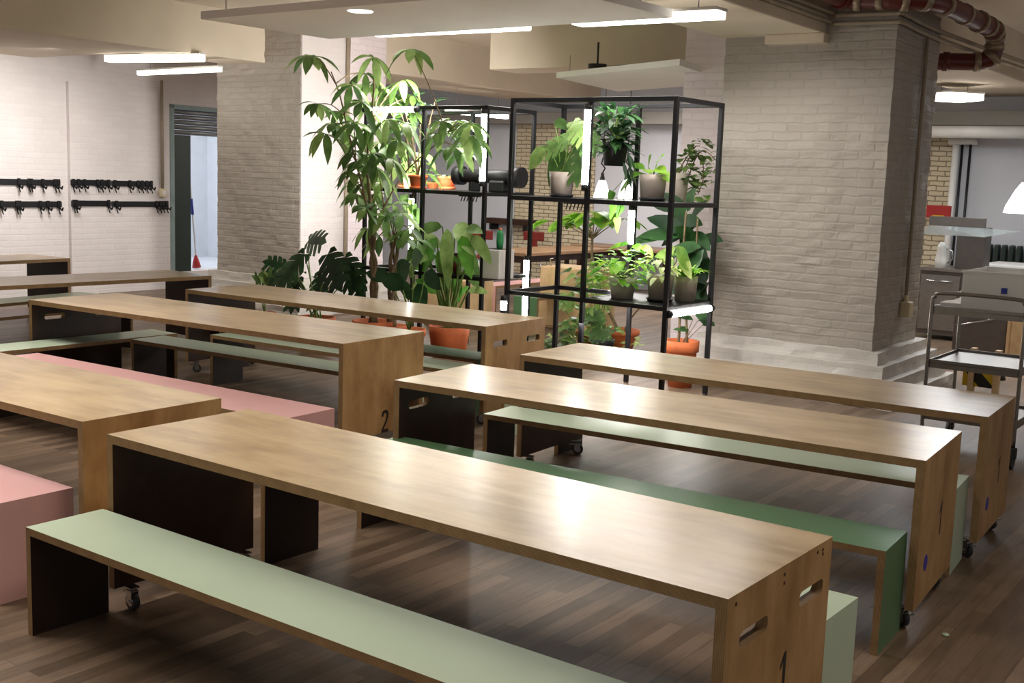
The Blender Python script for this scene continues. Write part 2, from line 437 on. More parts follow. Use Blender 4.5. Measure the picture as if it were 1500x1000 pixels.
ang8 = math.radians(58)
T8 = table('plywood table end at far left against the white brick wall under the coat hooks', q.x - 2.9 * math.cos(ang8), q.y - 2.9 * math.sin(ang8), 58, 2.9, .75)

bench('mint green bench in the foreground, in front of the numeral 1 table', -1.894, 4.339, -36.2, 2.707, .34, 'mint', group='mint green benches')
b3 = Vector((1.21, 3.891, 0)) - Vector((math.cos(math.radians(-36.5)), math.sin(math.radians(-36.5)), 0)) * 2.73 - Vector((math.sin(math.radians(36.5)), math.cos(math.radians(36.5)), 0)) * .34
bench('mint green bench pushed behind the nearest table, only its pale end showing', b3.x, b3.y, -36.5, 2.73, .34, 'mint', group='mint green benches')
bench('dark green bench between the two nearest right tables', -.824, 5.881 - .02, -32.1, 2.707, .338, 'green')
bench('mint green bench under the second right table, seen between its end panels', -.209, 6.811, -30.6, 2.707, .322, 'mint', group='mint green benches')
def bench_from(label, BR, deg, L, W, col, group=None):
    d = Vector((math.cos(math.radians(deg)), math.sin(math.radians(deg)), 0)); nn = Vector((-d.y, d.x, 0))
    p = Vector((BR[0], BR[1], 0)) - d * L - nn * W
    return bench(label, p.x, p.y, deg, L, W, col, group=group)
bench_from('pink bench at the left edge, in front of the left plywood table', (-1.931, 4.909), -36, 2.7, .36, 'pink', 'pink benches')
bench_from('long pink bench between the left plywood table and the numeral 2 table', (-1.102, 6.811), -33.5, 2.95, .45, 'pink', 'pink benches')
bench('mint green bench under the numeral 2 table, dark underside showing', -3.15, 9.266, -32.1, 2.95, .331, 'mint', group='mint green benches')
bench('muted green bench in front of the table by the plants', -2.624, 9.686, -32.8, 3.0, .34, 'mint', group='mint green benches')
bench_from('dark green bench behind the table by the plants, in front of the big orange pot', (-.15, 9.15), -33.5, 2.9, .34, 'green')
d10 = math.radians(53.5)
bench('mint green bench before the crosswise left table', -2.905 - 2.7*math.cos(d10), 9.69 - 2.7*math.sin(d10), 53.5, 2.7, .34, 'mint', group='mint green benches')
bench('pink bench seen under the crosswise left table', -4.665 - .9*math.cos(math.radians(60)), 10.273 - .9*math.sin(math.radians(60)), 60, 2.4, .5, 'pink', group='pink benches')
bench('mint green bench behind the pink one under the crosswise left table', -5.107 - .9*math.cos(math.radians(62)), 11.254 - .9*math.sin(math.radians(62)), 62, 2.2, .38, 'mint', group='mint green benches')
bench('mint green bench behind the farthest right table', .25, 7.66, -32.5, 2.5, .33, 'mint', group='mint green benches')

# ------------------------------------------------------------------ the room
def local(p, org, ang):
    c, s = math.cos(ang), math.sin(ang); d = Vector(p) - Vector(org)
    return Vector((c * d.x + s * d.y, -s * d.x + c * d.y, d.z))
m = MB(); m.box((-14, -6, -.06), (14, 36, 0)); struct(m.build('floor', M['floor']), 'brown oak strip floor', 'floor')
m = MB(); m.box((-14, -6, 3.75), (14, 36, 3.85)); struct(m.build('ceiling', M['ceil']), 'cream painted ceiling', 'ceiling')

def rough_box(m, a, b, step=.05, amp=.008, seed=0, skip=()):
    """subdivided box with hand-laid brick unevenness"""
    t = bmesh.new(); k = MB.__new__(MB); k.bm = t
    nx, ny, nz = (max(1, int(round(abs(b[i] - a[i]) / step))) for i in range(3))
    def grid(fn, nu, nv):
        vs = [[t.verts.new(fn(i / nu, j / nv)) for j in range(nv + 1)] for i in range(nu + 1)]
        for i in range(nu):
            for j in range(nv):
                t.faces.new((vs[i][j], vs[i+1][j], vs[i+1][j+1], vs[i][j+1]))
    A, B = Vector(a), Vector(b); D = B - A
    grid(lambda u, v: (A.x + D.x*u, A.y, A.z + D.z*v), nx, nz); grid(lambda u, v: (A.x + D.x*u, B.y, A.z + D.z*v), nx, nz)
    grid(lambda u, v: (A.x, A.y + D.y*u, A.z + D.z*v), ny, nz); grid(lambda u, v: (B.x, A.y + D.y*u, A.z + D.z*v), ny, nz)
    grid(lambda u, v: (A.x + D.x*u, A.y + D.y*v, A.z), nx, ny); grid(lambda u, v: (A.x + D.x*u, A.y + D.y*v, B.z), nx, ny)
    bmesh.ops.remove_doubles(t, verts=t.verts[:], dist=1e-4)
    bmesh.ops.recalc_face_normals(t, faces=t.faces[:])
    off = []
    for v in t.verts:
        p = v.co
        r = round(p.z / .078)
        q1 = noise.noise(Vector((p.x * 4.5 + seed, p.y * 4.5, r * 3.7)))
        q2 = noise.noise(Vector((p.x * 13, p.y * 13 + seed, p.z * 13)))
        off.append(v.normal * (q1 * amp + q2 * amp * .45))
    for v, d in zip(t.verts, off): v.co = v.co + d
    m.join(t)
def pillar(label, org, w, d, zt, seed, mat):
    m = MB()
    rough_box(m, (0, 0, 0), (w, d, zt), .045, .012, seed)
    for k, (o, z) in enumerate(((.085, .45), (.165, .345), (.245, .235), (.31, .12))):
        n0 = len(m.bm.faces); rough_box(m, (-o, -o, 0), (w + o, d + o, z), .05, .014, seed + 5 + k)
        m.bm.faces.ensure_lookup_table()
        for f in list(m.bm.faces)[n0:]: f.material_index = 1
    o = m.build('pillar', [mat, M['brick_base_lit']], None, org, GR, uv=True)
    for p in o.data.polygons: p.use_smooth = False
    return struct(o, label, 'pillar')
PR = Vector((1.779, 10.941, 0)); PRW = 1.575
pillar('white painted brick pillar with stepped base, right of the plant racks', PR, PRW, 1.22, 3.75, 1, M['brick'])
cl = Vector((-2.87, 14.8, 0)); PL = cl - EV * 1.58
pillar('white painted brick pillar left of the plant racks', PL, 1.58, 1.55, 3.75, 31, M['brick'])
# short brick wall stub behind the right pillar
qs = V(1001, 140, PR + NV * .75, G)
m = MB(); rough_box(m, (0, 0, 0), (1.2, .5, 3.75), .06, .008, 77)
struct(m.build('wall_stub', M['brick_pink_lit'], None, (qs.x, qs.y, 0), GR, uv=True), 'white brick wall stub with a pink light tint behind the right plant rack', 'wall')  # pink light falling on the stub is part of its colour

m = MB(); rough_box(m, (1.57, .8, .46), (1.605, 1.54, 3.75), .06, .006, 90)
struct(m.build('trim_6', M['brick_pink_lit'], None, PL, GR, uv=True), 'rear half of the left pillar side, coloured by pink light', 'wall')  # added thin skin, pink light on the pillar side painted in
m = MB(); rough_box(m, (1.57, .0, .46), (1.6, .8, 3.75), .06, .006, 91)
struct(m.build('trim_7', M['brick_wall'], None, PL, GR, uv=True), 'front half of the left pillar side, whitened for the light on it', 'wall')  # added thin skin, its paler colour carries the light on this side
m = MB(); m.tube([(1.64, .775, .46), (1.64, .775, 3.6)], .028, 10)
tag(m.build('conduit_pipe', M['conduit'], None, PL, GR), 'vertical grey pipe on the lit side of the left pillar', 'pipe')
# ceiling beams
def beam(name, label, p, u0, u1, v0, v1, z0, z1, mat, ang=GR):
    m = MB(); m.bbox((u0, v0, z0), (u1, v1, z1), .012)
    return struct(m.build(name, mat, None, (p.x, p.y, 0), ang), label, 'beam')
beam('ceiling_beam', 'cream ceiling beam running into the left pillar', PL, .2, .92, -9.5, .05, 3.17, 3.76, M['beam'])
beam('ceiling_beam', 'cream ceiling beam running away behind the left pillar', PL, .25, 1.6, 1.5, 12, 3.17, 3.76, M['beam'])
beam('ceiling_beam', 'cream ceiling beam running into the right pillar', PR, .0, .955, -10.5, .05, 3.17, 3.76, M['beam'])
beam('ceiling_beam', 'cream ceiling beam beyond the right pillar', PR, .3, 1.4, 1.2, 7.5, 3.2, 3.76, M['beam'])
qb = Z(740, 101, 3.18)
beam('ceiling_beam', 'cream cross beam above the plant racks', qb, -.25, 2.6, 0, .6, 3.18, 3.76, M['beam'])
m = MB(); m.bbox((.44, -.13, 3.085), (.99, .02, 3.17), .008)
struct(m.build('trim_1', M['beam'], None, PR, GR), 'small plastered ledge under the right beam', 'ledge')
qe = local(Z(0, 87, 3.17), PL, GR)
beam('ceiling_beam', 'broad cream soffit between the hook wall and the left beam', PL, -5.5, .2, qe.y - 5, qe.y, 3.17, 3.7, M['beam'])

# left wall with the door opening
WP = Vector((-6.123, 13.569, 0)) * 1.12; WA = 54.95; WR = math.radians(WA)
def wl(px, py): return local(V(px, py, WP, WA), WP, WR)
du0 = wl(246, 200).x; du1 = du0 + 1.15; dz1 = wl(246, 152).z; dz0 = wl(280, 397).z
m = MB()
for a, b in (((-10, 0, 0), (du0, .25, 3.75)), ((du1, 0, 0), (du1 + 1.4, .25, 3.75)), ((du0, 0, dz1), (du1, .25, 3.75)), ((du0, 0, 0), (du1, .25, dz0))):
    m.box(a, b)
struct(m.build('wall_left', M['brick_wall'], None, WP, WR, uv=True), 'white painted brick wall with coat hook rails', 'wall')
m = MB(); u = wl(98, 200).x
m.box((u, -.06, 0), (du0 - .02, .0, dz1 + .18)); struct(m.build('trim_2', M['brick_wall'], None, WP, WR, uv=True), 'shallow brick projection of the hook wall beside the door', 'wall')
# door: frame, shutter, dark leaf; a pale corridor behind
d = thing('door_1', 'doorway with grey roller shutter box and dark green leaf left of the pillar', 'door', WP, WR)
d['kind'] = 'structure'
m = MB(); m.box((du0, -.02, dz0), (du0 + .1, .2, dz1)); m.box((du0, -.02, dz1 - .06), (du1, .2, dz1)); m.build('door_frame', M['teal'], d)
m = MB(); zs = dz1 - .06
for k in range(5): m.tube([(du0 + .02, .06, zs - .04 - .075*k), (du1, .06, zs - .04 - .075*k)], .037, 10)
m.build('roller_shutter', M['shutter'], d)
m = MB(); m.box((du0 + .1, .02, dz0), (du0 + .43, .07, zs - .38)); m.build('door_leaf', M['darkgreen'], d)
m = MB()
m.box((du0 - .6, 2.2, dz0 - .1), (du1 + 1.4, 2.3, 3.2)); m.box((du0 - .65, .26, dz0 - .1), (du0 - .6, 2.3, 3.2)); m.box((du1 + 1.4, .26, dz0 - .1), (du1 + 1.45, 2.3, 3.2))
m.box((du0 - .6, .25, dz0 - .1), (du1 + 1.4, 2.3, dz0)); m.box((du0 - .6, .25, 3.2), (du1 + 1.4, 2.3, 3.25))
struct(m.build('wall_corridor', M['bluewhite'], None, WP, WR), 'bluish white corridor walls behind the doorway', 'wall')
qd = du0 + .75
m = MB(); m.box((qd + .12, 2.15, dz0), (qd + 1.0, 2.2, 2.35)); m.box((qd + .17, 2.14, dz0 + .06), (qd + .95, 2.16, 2.29))
struct(m.build('door_2', M['bluewhite'], None, WP, WR), 'pale blue corridor door', 'door')
# mop
t = thing('mop', 'mop with blue grip and red head leaning in the corridor', 'mop', WP, WR)
pa = local(V(278, 262, WP + Vector((-.8, .57, 0)) * .3, WA), WP, WR); pb = local(V(288, 392, WP + Vector((-.8, .57, 0)) * .3, WA), WP, WR); pb.z = max(pb.z, dz0 + .02)
f = lambda k: tuple(pa.lerp(pb, k))
m = MB(); m.tube([f(0), f(.9)], .013, 8); m.build('handle', M['whiteceramic'], t)
m = MB(); m.tube([f(.22), f(.4)], .022, 8); m.build('grip', M['mop_blue'], t)
m = MB(); m.tube([f(.86), f(.93), f(1)], [.02, .05, .07], 8); m.build('mop_head', M['redpaint'], t)
# conduit and switch on hook wall
u = wl(232, 200).x
m = MB(); m.tube([(u, -.085, wl(232, 118).z), (u, -.085, wl(232, 278).z)], .022, 8)
tag(m.build('conduit_pipe', M['conduit'], None, WP, WR), 'thin vertical conduit beside the doorway', 'conduit')
t = thing('light_switch', 'small switch box at the foot of the conduit beside the doorway', 'switch', WP, WR)
c = wl(233, 282); m = MB(); m.bbox((c.x - .05, -.11, c.z - .06), (c.x + .05, -.06, c.z + .06), .008); m.build('switch_box', M['socket'], t)
m = MB(); m.bbox((c.x - .028, -.122, c.z - .03), (c.x + .028, -.11, c.z + .03), .004); m.build('rocker', M['whiteceramic'], t)
# coat hook rails
def rail(label, pxa, pxb, ya, yb, hooks, proj):
    a, b = wl(pxa, ya), wl(pxb, yb); z = (a.z + b.z) / 2
    t = thing('coat_hook_rail', label, 'coat hooks', WP, WR, 'coat hook rails')
    m = MB(); m.bbox((a.x, -proj - .03, z - .04), (b.x, -proj, z + .04), .006); m.build('rail_bar', M['black'], t)
    for h in hooks:
        x = a.x + (b.x - a.x) * h
        m = MB(); y = -proj - .03
        m.box((x - .022, y - .012, z - .05), (x + .022, y, z + .05))
        m.tube([(x, y, z - .02), (x, y - .04, z - .06), (x, y - .08, z - .08), (x, y - .1, z - .04)], .012, 6)
        m.tube([(x, y, z - .05), (x, y - .02, z - .1), (x, y - .035, z - .13)], .008, 6)
        m.build('hook', M['black'], t)
rail('upper black coat hook rail cut off by the left picture edge', -40, 87, 265.8, 267.2, (.05, .2, .5, .62, .645, .78, .93, .97), 0)
rail('upper black coat hook rail, middle one', 99, 157, 266.5, 268.2, (.04, .17, .32, .65, .76, .93), .06)
rail('upper black coat hook rail nearest the doorway', 159, 218, 268.2, 269.5, (.06, .42, .63, .73, .85, .96), .06)
rail('lower black coat hook rail cut off by the left picture edge', -40, 89, 299, 299, (.1, .3, .47, .5, .74, .83, .96), 0)
rail('lower black coat hook rail, middle one', 100, 157, 297, 298, (.04, .1, .93), .06)
rail('lower black coat hook rail nearest the doorway', 159, 241, 298, 299, (.07, .78, .85, .91, .97), .06)

# back wall far behind the racks and the kitchen
BW = Vector((6.46, 16.81, 0))
m = MB(); m.box((-22, 0, 0), (8, .25, 3.75)); struct(m.build('wall_back', M['greywall'], None, BW, GR, uv=True), 'pale grey back wall of the kitchen', 'wall')
def bw(px, py, dv=0): return local(V(px, py, BW + NV * dv, G), BW, GR)
for k, (a, b) in enumerate(((757, 872), (1300, 1402))):
    m = MB(); m.box((bw(a, 250).x, -.04, .0), (bw(b, 250).x, 0, bw(820, 166).z if k == 0 else bw(1380, 186).z))
    struct(m.build('trim_%d' % (3 + k), M['tile'], None, BW, GR, uv=True), ('cream tiled wall section behind the plant racks', 'cream tiled wall section beside the kitchen pipes')[k], 'tiled wall')
m = MB(); m.box((-22, -.5, bw(1440, 186).z), (3, -.1, bw(1440, 166).z)); struct(m.build('trim_5', M['greybeam'], None, BW, GR), 'grey beam along the back wall', 'beam')
a, b = bw(1370, 193, -.6), bw(1520, 193, -.6)
m = MB(); m.tube([(a.x - 1, -.6, a.z), (b.x, -.6, a.z)], .085, 14); tag(m.build('ventilation_pipe', M['whiteceramic'], None, BW, GR), 'pale grey horizontal pipe above the kitchen', 'pipe')

# ------------------------------------------------------------------ pipes at the right pillar
t = thing('sprinkler_pipe', 'dark red brown water main with grey couplings around the right pillar top', 'pipe', PR, GR)
zz = 3.40
path = [(1.17, -6.5, zz + .06), (1.17, -2.5, zz + .04), (1.17, -.6, zz + .03), (1.25, -.24, zz + .02), (PRW + .05, -.2, zz), (PRW + .28, .1, zz), (PRW + .3, 1.2, zz - .0), (PRW + .32, 1.75, zz - .02), (PRW + .3, 1.95, zz - .1), (PRW + .25, 1.95, zz - .28), (PRW - .1, 1.8, zz - .3), (PRW - .6, 1.6, zz - .3)]
def smooth_path(p, k=5):
    p = [Vector(x) for x in p]; out = []
    for i in range(len(p) - 1):
        p0, p1, p2, p3 = p[max(i-1, 0)], p[i], p[i+1], p[min(i+2, len(p)-1)]
        for j in range(k):
            s = j / k
            out.append(.5 * ((2*p1) + (p2-p0)*s + (2*p0-5*p1+4*p2-p3)*s*s + (3*p1-p0-3*p2+p3)*s**3))
    return out + [p[-1]]
sp = smooth_path(path, 6)
m = MB(); m.tube(sp, .082, 14); m.build('pipe_run', M['redpipe'], t)
for i in (8, 15, 19, 22, 25, 28, 31, 34, 37, 40, 43, 46, 50, 53, 56, 60):
    if i + 1 < len(sp):
        dd = (sp[i+1] - sp[i-1]).normalized()
        m = MB(); m.tube([sp[i] - dd*.03, sp[i] + dd*.03], .1 if i % 2 else .093, 14); m.build('coupling', M['clamp'] if i % 3 else M['redpipe'], t)
t = thing('conduit_run', 'pair of thin painted conduits along the right beam and around the pillar', 'conduit', PR, GR)
for k in range(2):
    m = MB(); z1 = 3.27 + .07 * k
    m.tube(smooth_path([(1.0 + .02*k, -6, z1 + .02), (1.0 + .02*k, -.06, z1), (1.05, -.035, z1 - .02), (PRW, -.04, z1 - .03), (PRW + .04, .05, z1 - .03), (PRW + .045, 1.25, z1 - .05), (PRW + .2, 5.2, z1 - .05)], 4), .02, 8)
    m.build('conduit_pipe', M['conduit'], t)
m = MB(); m.tube([(PRW + .03, .74, 3.2), (PRW + .03, .74, .84)], .017, 8); tag(m.build('conduit_pipe', M['conduit'], None, PR, GR), 'thin vertical conduit on the side of the right pillar', 'conduit')
t = thing('socket_box', 'cream socket box at the end of the conduit on the right pillar', 'socket', PR, GR)
m = MB(); m.bbox((PRW + .0, .68, .70), (PRW + .09, .8, .84), .012); m.build('box_body', M['socket'], t)
m = MB(); m.tube([(PRW + .03, .74, .83), (PRW + .03, .74, .9)], .024, 8); m.build('cable_gland', M['socket'], t)

# ------------------------------------------------------------------ acoustic panels, luminaires
def quad_panel(name, label, pts, z, th, mat):
    m = MB(); a = [m.bm.verts.new((p.x, p.y, z)) for p in pts]; b = [m.bm.verts.new((p.x, p.y, z + th)) for p in pts]
    m.bm.faces.new(a); m.bm.faces.new(b)
    for i in range(len(a)):
        j = (i+1) % len(a); m.bm.faces.new((a[i], a[j], b[j], b[i]))
    return m
zp = 3.0
A, B_, C_ = Z(294, 28, zp), Z(482, 57, zp), Z(985, 26, zp); D_ = A + (C_ - B_)
t = thing('acoustic_panel', 'large white acoustic panel hanging over the tables', 'ceiling panel')
quad_panel('x', '', (A, B_, C_, D_), zp, .06, None).build('panel_board', M['soffit'], t)
for p in (A, B_, C_, D_):
    c = (A + C_) / 2; q = p.lerp(c, .12); m = MB(); m.tube([(q.x, q.y, zp + .06), (q.x, q.y, 3.75)], .004, 6); m.build('hanger', M['chrome'], t)
zp2 = 2.95
A, B_, C_ = Z(815, 114, zp2), Z(905, 134, zp2), Z(1075, 121, zp2)
t = thing('acoustic_panel', 'small white acoustic panel hanging behind the right plant rack', 'ceiling panel')
quad_panel('x', '', (A, B_, C_, A + (C_ - B_)), zp2, .06, None).build('panel_board', M['soffit'], t)
for p in (A, B_, C_):
    c = (A + C_) / 2; q = p.lerp(c, .15); m = MB(); m.tube([(q.x, q.y, zp2 + .06), (q.x, q.y, 3.2)], .004, 6); m.build('hanger', M['chrome'], t)
q = Z(875, 101, 3.02); m = MB(); m.lathe([(0, -.06), (.09, -.06), (.1, -.02), (.1, .05), (0, .05)], seg=16)
t = thing('ceiling_sensor', 'round black fitting above the small white panel', 'fitting', q); m.build('sensor_body', M['blackplastic'], t)
m = MB(); m.tube([(0, 0, .05), (0, 0, 3.3 - q.z)], .012, 6); m.build('mount', M['blackplastic'], t)
q = V(880, 98, Z(870, 98, 3.05), G); m = MB(); m.tube([(0, 0, 0), (.95, 0, 0)], .05, 10)
tag(m.build('black_duct', M['blackplastic'], None, q + NV * .3, GR), 'dark pipe running above the small white panel', 'pipe')

def strip_light(label, pa, pb, w=.07, th=.05, name='strip_light', mat='tube_soft', drop=None, group='linear ceiling lights'):
    c = (pa + pb) / 2; d = pb - pa; L = d.length
    t = thing(name, label, 'light', c, math.atan2(d.y, d.x), group)
    m = MB(); m.bbox((-L/2, -w/2, 0), (L/2, w/2, th), .008); m.build('diffuser', M[mat], t)
    m = MB(); m.bbox((-L/2 - .01, -w/2 - .006, th), (L/2 + .01, w/2 + .006, th + .025), .006); m.build('housing', M['whiteceramic'], t)
    if drop:
        for x in (-L*.35, L*.35):
            m = MB(); m.tube([(x, 0, th + .02), (x, 0, drop - c.z)], .004, 6); m.build('hanger', M['chrome'], t)
strip_light('slim glowing strip light at the back edge of the white panel, left one', Z(553, 54, 3.0), Z(774, 44, 3.0), .09, drop=3.7)
strip_light('slim glowing strip light reaching from the white panel to the right pillar', Z(845, 38, 3.0), Z(1056, 27, 3.0), .16, drop=3.7)
strip_light('bright tube light near the hook wall, nearer of the two', Z(158, 91, 3.08), Z(296, 90, 3.08), .13, .08, mat='tube_wall', drop=3.75)
strip_light('thin tube light near the hook wall, farther of the two', Z(204, 110, 3.0), Z(322, 105, 3.0), .08, .05, drop=3.75)
strip_light('far tube light seen through the left plant rack', Z(655, 166, 2.75), Z(742, 174, 2.75), .1, .06, drop=3.75)
strip_light('white box light on the ceiling behind the right pillar', Z(1370, 146, 3.0), Z(1424, 149, 3.0), .5, .08, drop=3.75)
t = thing('globe_lamp', 'round white lamp glowing behind the front edge of the white panel', 'light', Z(528, 8, 3.04))
m = MB(); m.lathe([(0, -.05), (.09, -.045), (.13, -.0), (.11, .05), (.05, .09), (0, .1)], seg=20); m.build('globe', M['shade'], t)
m = MB(); m.tube([(0, 0, .09), (0, 0, 3.75 - 3.04)], .01, 6); m.build('stem', M['whiteceramic'], t)

def pendant(label, p, r, h, ztop, group='white kitchen pendant lamps'):
    t = thing('pendant_lamp', label, 'lamp', p, 0, group)
    m = MB(); m.lathe([(r, 0), (r*.92, h*.25), (r*.6, h*.75), (r*.38, h), (0, h)], seg=24); m.build('lamp_shade', M['shade'], t)
    m = MB(); m.lathe([(r*.34, h), (r*.2, h + .06), (.02, h + .1), (0, h + .1)], seg=12); m.tube([(0, 0, h + .1), (.03, 0, h + .16), (-.02, 0, h + .22), (0, 0, h + .3)], .012, 6); m.build('fitting', M['blackplastic'], t)
    m = MB(); m.tube([(0, 0, h + .3), (0, 0, ztop - p.z)], .006, 6); m.build('cable', M['blackplastic'], t)
q = O0 + ray(1507, 313) * (13 / ray(1507, 313).y); pendant('glowing white pendant lamp over the kitchen at the right picture edge', q, .27, .34, 3.7)
q = O0 + ray(881, 293) * (15.5 / ray(881, 293).y); pendant('glowing pendant lamp far behind the right rack, left of the pair', q, .115, .26, 3.7)
q = O0 + ray(917, 293) * (15.2 / ray(917, 293).y); pendant('glowing pendant lamp far behind the right rack, right of the pair', q, .115, .27, 3.7)
# ------------------------------------------------------------------ plant racks
RZ = (.818, 1.662, 2.508)
RA = math.radians(-36.0)
RE = Vector((math.cos(RA), math.sin(RA), 0)); RN = Vector((-RE.y, RE.x, 0))
R1 = Vector((-.142, 10.393, 0)); R2 = Vector((-1.728, 12.529, 0))
RL, RD, RS = 1.625, .793, .019
def rack(label, org, shelves, lights, clips):
    t = thing('plant_rack', label, 'rack', org, RA, 'black tube plant racks')
    for x in (0, RL/2, RL):
        for y in (0, RD):
            m = MB(); m.bbox((x - RS, y - RS, .012), (x + RS, y + RS, RZ[2] + RS), .003)
            p = m.build('post', M['black'], t)
            m = MB(); m.lathe([(.024, 0), (.022, .012), (0, .012)], (x, y, 0), 12); m.build('foot', M['blackplastic'], p)
    for z in RZ:
        for y in (0, RD):
            m = MB(); m.bbox((RS, y - RS, z - RS), (RL - RS, y + RS, z + RS), .003); m.build('rail', M['black'], t)
        for x in ((0, RL) if z != RZ[0] else (0, RL/2, RL)):
            m = MB(); m.bbox((x - RS, RS, z - RS), (x + RS, RD - RS, z + RS), .003); m.build('cross_rail', M['black'], t)
    for lvl, x0, x1 in shelves:
        m = MB(); m.bbox((x0 + .012, .012, RZ[lvl] + .006), (x1 - .012, RD - .012, RZ[lvl] + .016), .002); m.build('shelf', M['black'], t)
    for a, b, lab in lights:
        a, b = Vector(a), Vector(b); d = (b - a).normalized()
        m = MB(); m.tube([a, b], .028, 12); p = m.build('light_tube', M['tube'], t); p['label'] = lab
        for q, s in ((a, -1), (b, 1)):
            m = MB(); m.tube([q + d*s*.001, q + d*s*.05], .03, 12); m.build('end_cap', M['blackplastic'], p)
    for x, z in clips:
        m = MB(); m.box((x - .12, RD*.45, z - .04), (x + .12, RD*.55, z - .005))
        for k in range(6): m.tube([(x - .1 + k*.04, RD*.5, z - .04), (x - .1 + k*.04, RD*.47, z - .09)], .006, 6)
        m.build('hook_strip', M['blackplastic'], t)
    return t
f_ = -.045
rack('black tube plant rack on the right, nearer one with grow lights', R1, [(1, 0, RL/2), (1, RL/2, RL), (0, RL/2, RL)],
     [((RL/2, f_, 2.42), (RL/2, f_, 1.80), 'vertical glowing tube on the middle front post'),
      ((RL/2, RD + f_, 1.58), (RL/2, RD + f_, 1.28), 'short vertical glowing tube on the middle back post'),
      ((RL + .02, .05, RZ[0] - .045), (RL + .02, RD - .05, RZ[0] - .045), 'horizontal glowing tube on the right side rail'),
      ((0, f_, .74), (0, f_, .66), 'short glowing tube end low on the left front post')], [(.45, RZ[1])])
rack('black tube plant rack on the left, farther one behind the tall plants', R2, [(1, 0, RL/2), (1, RL/2, RL), (0, RL/2, RL)],
     [((.05, f_, RZ[2] - .02), (.72, f_, RZ[2] - .02), 'horizontal glowing tube on the top rail'),
      ((RL, f_, 2.44), (RL, f_, 1.79), 'vertical glowing tube on the right front post'),
      ((0, RD + f_, 1.56), (0, RD + f_, .98), 'vertical glowing tube on the left back post'),
      ((RL, RD + f_, .98), (RL, RD + f_, .35), 'vertical glowing tube low on the right back post')], [(1.12, RZ[1])])

